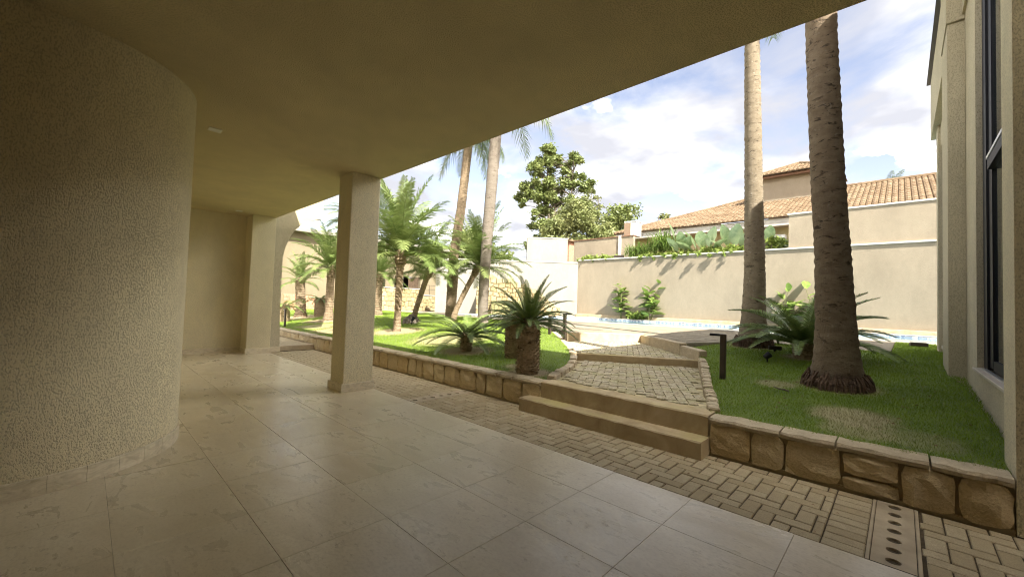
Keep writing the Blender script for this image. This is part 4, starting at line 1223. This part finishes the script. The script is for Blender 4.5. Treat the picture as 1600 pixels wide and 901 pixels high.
date_palm('leaning date palm with a rounded swollen root beside the wide-crowned palm', (7.38, 11.44, .58), (7.75, 11.1, 2.38), .08, .09, 1.1, 44, 32, 1.15, bulge=.15)
date_palm('date palm leaning strongly right behind the low cycad', (8.43, 10.73, .66), (9.12, 10.25, 2.56), .08, .09, 1.2, 46, 33, 1.5, bulge=.14)
date_palm('date palm with rough dark trunk seen just left of the column', (6.16, 15.04, .46), (6.15, 15.0, 2.4), .15, .12, 1.2, 48, 34, 1.3, bulge=.16)
date_palm('short date palm with pale trunk nearest the arch', (6.09, 17.59, .46), (6.0, 17.6, 2.0), .2, .18, 1.0, 26, 35, .85, bulge=.2)
date_palm('date palm with dark crown hidden behind the column edge', (8.2, 15.3, .66), (8.15, 15.2, 2.3), .16, .15, 1.0, 40, 36, 1.15, bulge=.2)
date_palm('tall date palm rising behind the column with its top in the sky', (7.1, 14.9, .56), (7.05, 14.85, 4.3), .11, .11, 1.1, 36, 37, 1.2, bulge=.15)
mb = MB(); q = random.Random(3)
for k in range(60):
    a = q.uniform(0, 2*math.pi); r = .26*math.sqrt(q.random()); h = .3*math.sqrt(max(0, 1-(r/.28)**2))
    mb.tube([(math.cos(a)*r*1.05, math.sin(a)*r*1.05, -.05), (math.cos(a)*r*.95, math.sin(a)*r*.95, h*.7), (math.cos(a)*r*.7, math.sin(a)*r*.7, h)], [.045,.04,.02], 5)
tag(mb.build('root_ball', M_BARKG, None, loc=(7.25, 11.3, .57)), 'pale swollen root mound at the foot of the leaning date palm', 'root mound')

def cycad(label, base, h, r, nfr, scale, seed, lmin=0, lmax=5):
    t = thing('cycad', label, 'cycad', base, 0, 'cycads')
    q = random.Random(seed); mb = MB()
    path = [(0,0,-.04),(0,0,.06),(0,0,h*.5),(0,0,h*.85),(0,0,h)]; rad = [r*.95, r*1.0, r*.98, r*.92, r*.55]
    mb.tube(path, rad, 14)
    n = int(h/.028*max(7, r/.16*13)/1.6)
    for k in range(n):
        u = (k+.5)/n; z = h*u; a = k*2.39996; rr_ = r*(1.0 if u < .85 else 1-.5*(u-.85)/.15)
        c = Vector((math.cos(a)*rr_*.93, math.sin(a)*rr_*.93, z)); o_ = Vector((math.cos(a), math.sin(a), .9)).normalized()*q.uniform(.035,.06); sd = Vector((-math.sin(a), math.cos(a), 0))*.02
        mb.add([c-sd, c+sd, c+o_+sd*.5, c+o_-sd*.5, c+Vector((0,0,.035))], [(0,1,2,3),(3,2,4),(1,4,2),(4,0,3)])
    mb.build('trunk', M_CYCT, t)
    for k in range(nfr):
        lev = lmin+min(lmax-lmin, int(((k+.5)/nfr)**.8*(lmax+1-lmin))); az = k*2.39996+q.uniform(-.15,.15)
        link('frond', CY[lev], t, (math.cos(az)*r*.35, math.sin(az)*r*.35, h-.01-.012*lev), (q.uniform(-.08,.08), q.uniform(-.06,.06), az), (scale*q.uniform(.88,1.1),)*3)
    return t
cycad('large cycad with fat scaly trunk at the front corner of the sunlit bed', (4.42, 3.86, .345), .78, .16, 54, .70, 51, 0, 5)
cycad('cycad with fat dark trunk standing just behind the front corner cycad', (5.25, 4.9, .40), .72, .17, 26, .62, 52, 2)
cycad('low cycad with wide arching fronds left of the front corner cycad', (5.14, 6.08, .39), .34, .11, 30, 1.08, 53, 2)
cycad('shaded cycad behind the thick dark palm in the right lawn', (8.3, 1.15, .585), .26, .17, 46, 1.28, 54, 1, 4)
cycad('dark cycad at the far left of the sunlit bed near the arch', (5.07, 16.4, .39), .62, .22, 22, .8, 55, 3)
cycad('dark cycad beside the rough date palm left of the column', (6.75, 17.3, .55), .72, .24, 22, .7, 56, 3)

def leaf_mesh(name, mat, L, w_, curl=.25, n=4, fold=.12):
    vs = []; fs = []
    for i in range(n+1):
        u = i/n; ww = w_*math.sin(math.pi*min(.97, u*.9+.06))**.8; a = curl*u
        x = L*u; z = -curl*L*u*u
        vs += [(x, -ww, z+fold*ww*2), (x, 0, z), (x, ww, z+fold*ww*2)]
    for i in range(n):
        b = i*3; fs += [(b, b+3, b+4, b+1), (b+1, b+4, b+5, b+2)]
    return mesh_from(name, vs, fs, mat, True)
LB = [leaf_mesh('leaf', M_BROAD, .36, .09, .3), leaf_mesh('leaf', M_BROAD, .30, .085, .5), leaf_mesh('leaf', M_BROAD, .42, .10, .15)]
def broad_plant(label, base, h, nl, seed, lean=(0, 0), group='broad leaf plants at the foot of the boundary wall', spread=.10, stems=3):
    t = thing('leafy_plant', label, 'plant', base, 0, group); q = random.Random(seed)
    sts = []
    mb = MB()
    for s_ in range(stems):
        a = q.uniform(0, 6.3); hh = h*(1 if s_ == 0 else q.uniform(.55, .85)); bx_, by_ = math.cos(a)*spread, math.sin(a)*spread
        P = [(bx_*.4, by_*.4, -.04), (bx_+lean[0]*.4, by_+lean[1]*.4, hh*.5), (bx_*1.5+lean[0], by_*1.5+lean[1], hh)]
        mb.tube(P, [.022, .017, .009], 6); sts.append((P, hh))
    mb.build('stem', M_STEM, t)
    for k in range(nl):
        P, hh = sts[k % stems]; u = q.uniform(.22, 1.0)
        p = Vector(P[0]).lerp(Vector(P[1]), u*2) if u < .5 else Vector(P[1]).lerp(Vector(P[2]), u*2-1)
        az = k*2.39996+q.uniform(-.3,.3)
        link('leaf', q.choice(LB), t, tuple(p), (q.uniform(-.3,.3), -q.uniform(.1, .55) - (.5 if u > .9 else 0), az), (q.uniform(1.1,1.6),)*3)
    return t
broad_plant('tall broad-leaf plant, left of the pair at the boundary wall', (19.38, 10.55, .66), 2.05, 46, 61)
broad_plant('bushy broad-leaf plant, right of the pair at the boundary wall', (19.38, 9.05, .66), 1.85, 66, 62, (0, -.25), spread=.22, stems=5)
broad_plant('broad-leaf plant at the boundary wall behind the pale ringed palm', (19.4, 3.5, .66), 1.5, 46, 63, (0, -.4), spread=.2, stems=4)
broad_plant('slim broad-leaf plant at the boundary wall behind the thick dark palm', (19.4, 2.3, .66), 1.6, 34, 64, (0, .3), spread=.2, stems=3)
broad_plant('small weed beside the pale ringed palm', (9.9, 1.82, .665), .35, 14, 65, group=None, spread=.04, stems=2).scale = (.7, .7, .9)
# low shrub between the pair
def leaf_cloud(mat, centres, n, size, seed, name='crown', flatz=1.0, shell=.55):
    rng = np.random.default_rng(seed); P = []
    C = np.array(centres, float)
    wts = C[:,3]**2; wts /= wts.sum()
    idx = rng.choice(len(C), n, p=wts)
    d = rng.normal(size=(n,3)); d /= np.linalg.norm(d, axis=1, keepdims=True)
    rr_ = (shell+(1-shell)*rng.random(n))[:,None]*C[idx,3][:,None]*(1+.18*rng.normal(size=(n,1)))
    c = C[idx,:3]+d*rr_*np.array([1,1,flatz])
    a = rng.normal(size=(n,3)); a[:,2] *= .6; a /= np.linalg.norm(a, axis=1, keepdims=True)
    b = np.cross(a, rng.normal(size=(n,3))); b /= np.linalg.norm(b, axis=1, keepdims=True)
    s_ = size*rng.uniform(.6, 1.35, n)[:,None]
    V = np.stack([c-a*s_, c+b*s_*.42, c+a*s_, c-b*s_*.42], 1).reshape(-1,3)
    return fast_mesh(name, V, np.arange(n*4).reshape(-1,4), mat)
def shrub(label, base, centres, n, size, mat, seed, cat='shrub', group=None, name='shrub', flatz=1.0, stem=True):
    t = thing(name, label, cat, base, 0, group)
    link('crown', leaf_cloud(mat, centres, n, size, seed, 'crown', flatz, .3), t)
    if stem:
        mb = MB(); q = random.Random(seed)
        for c in centres[:8]: mb.tube([(c[0]*.2, c[1]*.2, -.06), (c[0]*.7, c[1]*.7, c[2]*.6), c[:3]], [.03,.02,.008], 5)
        mb.build('stem', M_BARKT, t)
    return t
shrub('low pale shrub between the two broad-leaf plants at the wall', (19.4, 9.75, .66), [(0,0,.22,.26),(0,.35,.2,.22),(0,-.35,.22,.24)], 420, .09, M_IVY, 71)

# plants along the wall top
def spiky(label, base, n, L, seed, mat=M_SPIKE):
    t = thing('spiky_plant', label, 'plant', base, 0, 'plants along the top of the boundary wall'); q = random.Random(seed)
    me = [None]*3
    for v_ in range(3):
        vs = []; fs = []; m = 5; c = (.6, 1.1, 1.6)[v_]
        p = Vector((0,0,0)); a = R(85)
        for i in range(m+1):
            u = i/m; ww = .022*(1-u**2)+.002
            vs += [(p.x, -ww, p.z), (p.x, ww, p.z)]
            p = p+Vector((math.cos(a), 0, math.sin(a)))*(L/m); a -= c/m*1.2
        for i in range(m): fs.append((i*2, i*2+1, i*2+3, i*2+2))
        me[v_] = mesh_from('leaf', vs, fs, mat, True)
    # crown of clustered heads
    for k in range(n):
        link('leaf', me[q.randrange(3)], t, (q.gauss(0,.16), q.gauss(0,.24), q.uniform(0,.35)), (0, q.uniform(-.15,.95), q.uniform(0, 6.3)), (q.uniform(.7,1.2),)*3)
    MB().tube([(0,0,-.1),(0,0,.3)], [.06,.04], 6).build('stem', M_BARKT, t)
spiky('low spiky green plant by the white post on the wall top', (20.05, 10.25, 3.9), 140, .7, 81)
spiky('middle spiky plant on the wall top between the two others', (20.15, 9.6, 3.95), 130, .8, 84)
spiky('tall bushy spiky plant on the wall top in front of the tiled roof', (20.2, 8.7, 4.15), 230, 1.05, 82)
LP = [leaf_mesh('leaf', M_PADDLE, 1.0, .26, .12), leaf_mesh('leaf', M_PADDLE, .9, .28, .25)]
def paddle(label, base, leaves, seed):
    t = thing('paddle_plant', label, 'plant', base, 0, 'plants along the top of the boundary wall'); q = random.Random(seed)
    mb = MB()
    for k, (yo, zo, tilt, az, sc_) in enumerate(leaves):
        mb.tube([(0, yo*.3, -.08), (0, yo*.7, zo*.6), (0, yo, zo)], [.025,.018,.012], 5)
        link('leaf', LP[k % 2], t, (0, yo, zo), (q.uniform(-.4,.4), -tilt, az), (sc_,)*3)
    mb.build('stem', M_STEM, t)
paddle('paddle-leaf plant with one leaf above the roof edge beside the bushy spiky plant', (20.1, 7.9, 3.9), [(.25,.75,1.35,2.4,1.0),(-.1,.35,1.2,3.5,1.0),(.1,.2,.9,2.7,.9),(-.3,.25,1.1,4.0,.9)], 91)
paddle('cluster of broad grey-green paddle leaves in the middle of the wall top', (20.1, 6.8, 3.9), [(.3,.3,1.1,2.2,1.0),(0,.3,1.0,3.3,1.1),(-.3,.35,1.15,3.9,1.0),(-.55,.2,.8,4.2,.9),(.45,.15,.7,2.0,.9)], 92)
paddle('upright paddle leaves on the wall top left of the pale ringed palm', (20.1, 5.5, 3.9), [(.2,.35,1.3,2.6,1.0),(-.1,.35,1.25,3.6,1.1),(-.35,.2,1.0,4.0,.9),(.4,.15,.9,2.2,.8)], 93)
paddle('slim yellowish leaves on the wall top right of the pale ringed palm', (20.1, 4.25, 3.9), [(.1,.45,1.35,2.8,.8),(-.15,.4,1.3,3.7,.8),(.2,.2,.9,2.2,.7)], 94)
def vine(label, base, y0, y1, n, seed, drop=.25):
    t = thing('trailing_plant', label, 'plant', base, 0, 'trailing plants over the coping'); q = random.Random(seed)
    cs_ = []
    y = y0
    while y < y1:
        cs_.append((q.uniform(-.1,.15), y-base[1], q.uniform(.0,.22), q.uniform(.13,.24)))
        if q.random() < .55: cs_.append((-.32-q.uniform(0,.3), y-base[1]+q.uniform(-.1,.1), .05-q.uniform(0, drop), q.uniform(.07,.13)))
        y += .17
    link('foliage', leaf_cloud(M_IVY, cs_, n, .075, seed, 'foliage', 1.0, .2), t)
    mb = MB()
    for c in cs_[::3]: mb.tube([(.2, c[1], -.05), (c[0], c[1], max(c[2], .04)), (c[0]-.08, c[1], c[2]-.05)], [.01,.008,.004], 4)
    mb.build('stem', M_STEM, t)
vine('light green trailing plant over the coping under the spiky plants', (19.95, 9.0, 3.92), 8.2, 9.9, 1500, 101)
vine('light green trailing plant over the coping under the paddle leaves', (19.95, 6.4, 3.92), 5.0, 7.9, 2200, 102)
vine('trailing plant over the coping at the foot of the low beige wall', (20.0, 12.5, 3.92), 11.4, 13.6, 1100, 103, .1)
shrub('leafy shrub in front of the air conditioner on the wall top', (20.2, 4.0, 3.9), [(0,0,.45,.3),(0,-.3,.3,.3),(0,.35,.5,.22),(0,.75,.8,.22)], 520, .1, M_IVY, 104)
shrub('dark low shrub beside the raised wall under the air conditioner', (20.3, 3.65, 3.9), [(0,0,.25,.3),(.2,.4,.25,.3)], 500, .09, M_CYC, 105)

# ------------------------------------------------------------------ trees beyond the wall
UR = Vector((0.69, -0.724, 0)).normalized(); UF = Vector((0.7228, 0.690, 0)).normalized()
def tree(label, base, clumps, n, leaf, mat, seed, trunks, group='trees beyond the boundary wall', flatz=.75, name='broadleaf_tree'):
    """clumps: (sideways, depth, height, radius) about the base"""
    t = thing(name, label, 'tree', base, 0, group)
    C = [tuple(UR*u+UF*d_+Vector((0,0,z)))+(r,) for u, d_, z, r in clumps]
    mb = MB(); q = random.Random(seed)
    for (u0, rad, top) in trunks:
        T = UR*top[0]+Vector((0,0,top[1])); b = UR*u0
        mid = b.lerp(T, .5)+Vector((q.uniform(-.3,.3), q.uniform(-.3,.3), 0))
        mb.tube([b+Vector((0,0,-.2)), mid, T], [rad, rad*.65, rad*.2], 8)
        for c in C:
            cv = Vector(c[:3])
            if cv.z < T.z*1.1:
                s_ = b.lerp(mid, min(1, max(.2, (cv.z-1.6)/max(.1, mid.z)))) if cv.z < mid.z+1 else mid.lerp(T, min(1, max(0, (cv.z-mid.z-1)/(T.z-mid.z))))
                if (cv-s_).length < 3.5: mb.tube([s_, s_.lerp(cv, .55)+Vector((0,0,.25)), cv], [rad*.3, rad*.18, .02], 5)
    mb.build('trunk', M_BARKT, t)
    link('crown', leaf_cloud(mat, C, n, leaf, seed, 'crown', flatz, .35), t)
    return t
q = random.Random(77)
cl = []
# tall open tree: outline in metres about its foot (sideways, height)
for (u, z, r) in [(-.2,15.2,.75),(.3,14.6,.8),(-.8,14.3,.7),(1.1,14.0,.6),(-1.6,13.6,.55),(-.3,13.4,.9),(2.6,14.3,.65),(3.1,13.7,.6),(2.3,13.4,.7),(-1.9,12.5,.6),(-.9,12.4,.8),(.4,12.6,.7),(2.9,12.5,.8),(3.6,12.0,.6),(1.8,12.2,.7),
        (-2.6,11.0,.75),(-1.6,11.2,.7),(-3.1,9.9,.7),(-2.2,10.0,.8),(-.9,10.8,.8),(.2,11.0,.9),(1.4,11.0,.8),(2.6,11.0,.8),(3.7,10.8,.8),(4.3,11.1,.6),(-2.9,9.2,.5),(-1.2,9.6,.8),(0,9.6,.9),(1.2,9.4,.9),(2.4,9.6,.8),(3.5,9.4,.8),(4.2,9.3,.6),
        (-.6,8.3,.8),(.5,8.0,.9),(1.8,8.2,.8),(2.9,8.3,.7),(3.8,8.0,.6),(-1.6,7.6,.6),(-1.8,6.6,.6),(-1.0,6.4,.8),(0,6.6,.8),(1.0,6.6,.8),(2.0,6.8,.7),(2.8,6.4,.6),(-1.6,5.2,.8),(-.6,5.0,.9),(.6,5.0,.9),(1.6,5.2,.9),(-2,4.2,.8),(0,3.6,1.2),(1.5,3.6,1.0)]:
    for k in range(2): cl.append((u+q.uniform(-.3,.3), q.uniform(-1.4,1.4), z+q.uniform(-.25,.25), r*q.uniform(.6,.95)))
tree('tall open-crowned tree standing above the white wall block', (35.0, 28.3, 3.3), [(u, d_, z, r*1.12) for u, d_, z, r in cl], 24000, .20, M_TREE, 111, [(0,.22,(-.3,14.6)), (1.6,.18,(2.7,13.4)), (.5,.15,(.9,10.5))])
def bushy(w_, h_, n, seed, rmin=.8, rmax=1.5):
    q = random.Random(seed); out = []
    for k in range(n):
        a = q.uniform(-1, 1); hh = h_*math.sqrt(max(0, 1-a*a*.85))
        out.append((a*w_, q.uniform(-1.2,1.2), hh*q.uniform(.45, 1), q.uniform(rmin, rmax)))
    return out
tree('broad olive green bush crown just behind the low beige wall', (30.0, 20.6, 3.3), [(u, d_, z, r) for u, d_, z, r in bushy(3.3, 7.0, 60, 112, .55, 1.0)], 17000, .15, M_BUSH, 112, [(0,.2,(.2,4.0)), (1.2,.15,(1.8,3.4))])
tree('thin wispy tree rising above the olive bush crown', (32.0, 20.9, 3.3), [(.2,0,8.6,.4),(-.4,0,8.0,.45),(.6,0,8.0,.4),(.1,0,7.4,.6),(.9,0,7.2,.4),(-.7,0,7.2,.4),(.3,0,6.6,.7)], 700, .14, M_TREE2, 113, [(0,.09,(.2,8.9)), (.2,.07,(.8,8.2)), (0,.06,(-.5,8.1))])
tree('dark rounded tree left of the chimney vent', (36.5, 20.0, 3.3), bushy(2.6, 7.6, 36, 114, .7, 1.1), 10000, .17, M_TREE, 114, [(0,.25,(0,5.2))])
tree('small pale tree peeping over the tiled roof', (43.0, 19.3, 3.3), bushy(1.9, 9.2, 26, 115, .5, .8), 3600, .2, M_TREE2, 115, [(0,.2,(.1,8.0)), (.3,.12,(.9,7.5))])
tree('dark tree behind the far palms at the left', (30.0, 34.0, 1.0), bushy(4.5, 8, 40, 116, .9, 1.6), 9000, .25, M_TREE, 116, [(0,.3,(0,6))])
# palm tips behind the tiled roof at the right
pt = thing('palm_tree', 'palm crown tips showing above the tiled roof beside the wing', 'palm tree', (34.0, 0.6, 3.86))
MB().tube([(0,0,-.1),(0,0,2.5),(.1,0,4.6)], [.2,.17,.14], 10).build('trunk', M_BARKG, pt)
for k in range(16): link('frond', QU[k % 4], pt, (.1, 0, 4.6), (0, 0, k*2.39996), (.85,)*3)

# ------------------------------------------------------------------ garden lamps and small things
def bollard(label, base, h, arm, ry):
    t = thing('bollard_lamp', label, 'garden lamp', base, ry, 'bent bollard lamps along the garden path')
    MB().bbox(-.025, -.034, -.05, .025, .034, h, .004).build('post', M_BRONZE, t)
    MB().bbox(-.025, .0345, h-.03, .025, .034+arm, h, .004).build('arm', M_BLACK, t)
    MB().box(-.018, .06, h-.0325, .018, .02+arm, h-.0305).build('lens', M_ACW, t)
bollard('bent dark bollard lamp on the shaded lawn by the kerb', (5.79, 1.68, .435), .585, .13, 0)
bollard('bent bollard lamp in front of the pool at the nose of the sunlit bed', (7.25, 5.30, .59), .56, .13, math.pi)
bollard('bent pale bollard lamp behind the front corner cycad', (7.62, 6.0, .62), .44, .13, math.pi)
bollard('bent dark bollard lamp at the far wall edge beside the arch', (4.42, 14.1, .345), .56, .13, 0)
def spot(label, base, rz, tilt=.5):
    t = thing('garden_spotlight', label, 'spotlight', base, rz, 'spotlights on the shaded lawn')
    MB().tube([(0,0,-.08),(0,0,.06)], .012, 8).build('spike', M_BLACK, t)
    hd = MB().tube([(0,0,-.045),(0,0,.045)], [.04,.05], 12).build('head', M_BLACK, t, loc=(0, 0, .10), rot=(tilt, 0, 0))
    MB().tube([(0,0,.0451),(0,0,.048)], .042, 12).build('lens', M_GLASS, hd)
spot('round black spotlight on a spike in the shaded lawn', (7.46, 1.52, .535), .6, .9)
fl = thing('floodlight', 'small square floodlight lying in the turf by the shaded cycad', 'floodlight', (8.72, 1.66, .62), .4)
MB().bbox(-.05, -.10, .02, .05, .10, .09, .006).build('case', M_BRONZE, fl); MB().box(-.046, -.09, .0905, .046, .09, .093).build('lens', M_GLASS, fl); MB().box(-.015, -.02, -.03, .015, .02, .02).build('foot', M_BLACK, fl)
fl = thing('floodlight', 'small square floodlight in the turf at the far end of the wing', 'floodlight', (12.5, -.28, .665), .2)
MB().bbox(-.06, -.14, .02, .06, .14, .10, .006).build('case', M_BRONZE, fl); MB().box(-.05, -.12, .1005, .05, .12, .103).build('lens', M_GLASS, fl); MB().box(-.015, -.02, -.03, .015, .02, .02).build('foot', M_BLACK, fl)
gl = thing('garden_spotlight', 'small spotlight at the foot of the leaning date palm', 'spotlight', (7.0, 10.9, .56), 0)
MB().tube([(0,0,-.06),(0,0,.12)], .014, 8).build('spike', M_BLACK, gl); MB().tube([(0,0,.12),(.05,-.05,.24)], [.04,.055], 10).build('head', M_BLACK, gl)
tw_ = MB().tube([(0,-.07,.02),(.012,-.02,.035),(.0,.03,.04),(.02,.08,.06)], [.012,.011,.009,.006], 6).build('twig', M_BARKT, None, loc=(5.55, .98, .415), rot=(0,0,.5))
tag(tw_, 'short broken twig lying on the dry turf patch', 'twig')
# fallen leaves on the landings
lf = MB(); q = random.Random(5)
for k in range(90):
    u = q.random(); a = Vector(RIS2[0]).lerp(Vector(RIS2[1]), u)+Vector((-.13, -.08))*q.uniform(.7, 2.0); s_ = q.uniform(.008,.02); an = q.uniform(0,6.3)
    z = Z1+.012+q.uniform(0,.008)
    lf.add([(a.x+math.cos(an)*s_, a.y+math.sin(an)*s_, z), (a.x-math.sin(an)*s_*.5, a.y+math.cos(an)*s_*.5, z+.006), (a.x-math.cos(an)*s_, a.y-math.sin(an)*s_, z), (a.x+math.sin(an)*s_*.5, a.y-math.cos(an)*s_*.5, z+.003)], [(0,1,2,3)])
for k in range(60):
    u = q.random(); a = Vector(RIS3[0]).lerp(Vector(RIS3[1]), u)+Vector((-.11, -.12))*q.uniform(.7, 1.8); s_ = q.uniform(.01,.022); an = q.uniform(0,6.3); z = Z2+.012
    lf.add([(a.x+math.cos(an)*s_, a.y+math.sin(an)*s_, z), (a.x-math.sin(an)*s_*.5, a.y+math.cos(an)*s_*.5, z+.006), (a.x-math.cos(an)*s_, a.y-math.sin(an)*s_, z), (a.x+math.sin(an)*s_*.5, a.y-math.cos(an)*s_*.5, z+.003)], [(0,1,2,3)])
for k in range(130):
    x_, y_ = q.uniform(4.3, 8.5), q.uniform(-.5, 2.2)
    if not inside(LAWN_R, np.array([x_]), np.array([y_]))[0]: continue
    s_ = q.uniform(.008,.02); an = q.uniform(0,6.3); z = float(zR(x_, y_))+.03
    lf.add([(x_+math.cos(an)*s_, y_+math.sin(an)*s_, z), (x_-math.sin(an)*s_*.4, y_+math.cos(an)*s_*.4, z+.008), (x_-math.cos(an)*s_, y_-math.sin(an)*s_, z), (x_+math.sin(an)*s_*.4, y_-math.cos(an)*s_*.4, z+.004)], [(0,1,2,3)])
for k in range(50):
    x_, y_ = q.uniform(3.1, 4.0), q.uniform(.3, 6)
    s_ = q.uniform(.005,.014); an = q.uniform(0,6.3); z = .004
    lf.add([(x_+math.cos(an)*s_, y_+math.sin(an)*s_, z), (x_-math.sin(an)*s_*.4, y_+math.cos(an)*s_*.4, z+.006), (x_-math.cos(an)*s_, y_-math.sin(an)*s_, z), (x_+math.sin(an)*s_*.4, y_-math.cos(an)*s_*.4, z+.004)], [(0,1,2,3)])
o = lf.build('fallen_leaves', plain('dry_leaf', (.24, .13, .06), .8)); tag(o, 'dry fallen leaves strewn below the landing steps and over the shaded lawn', 'leaves', kind='stuff')
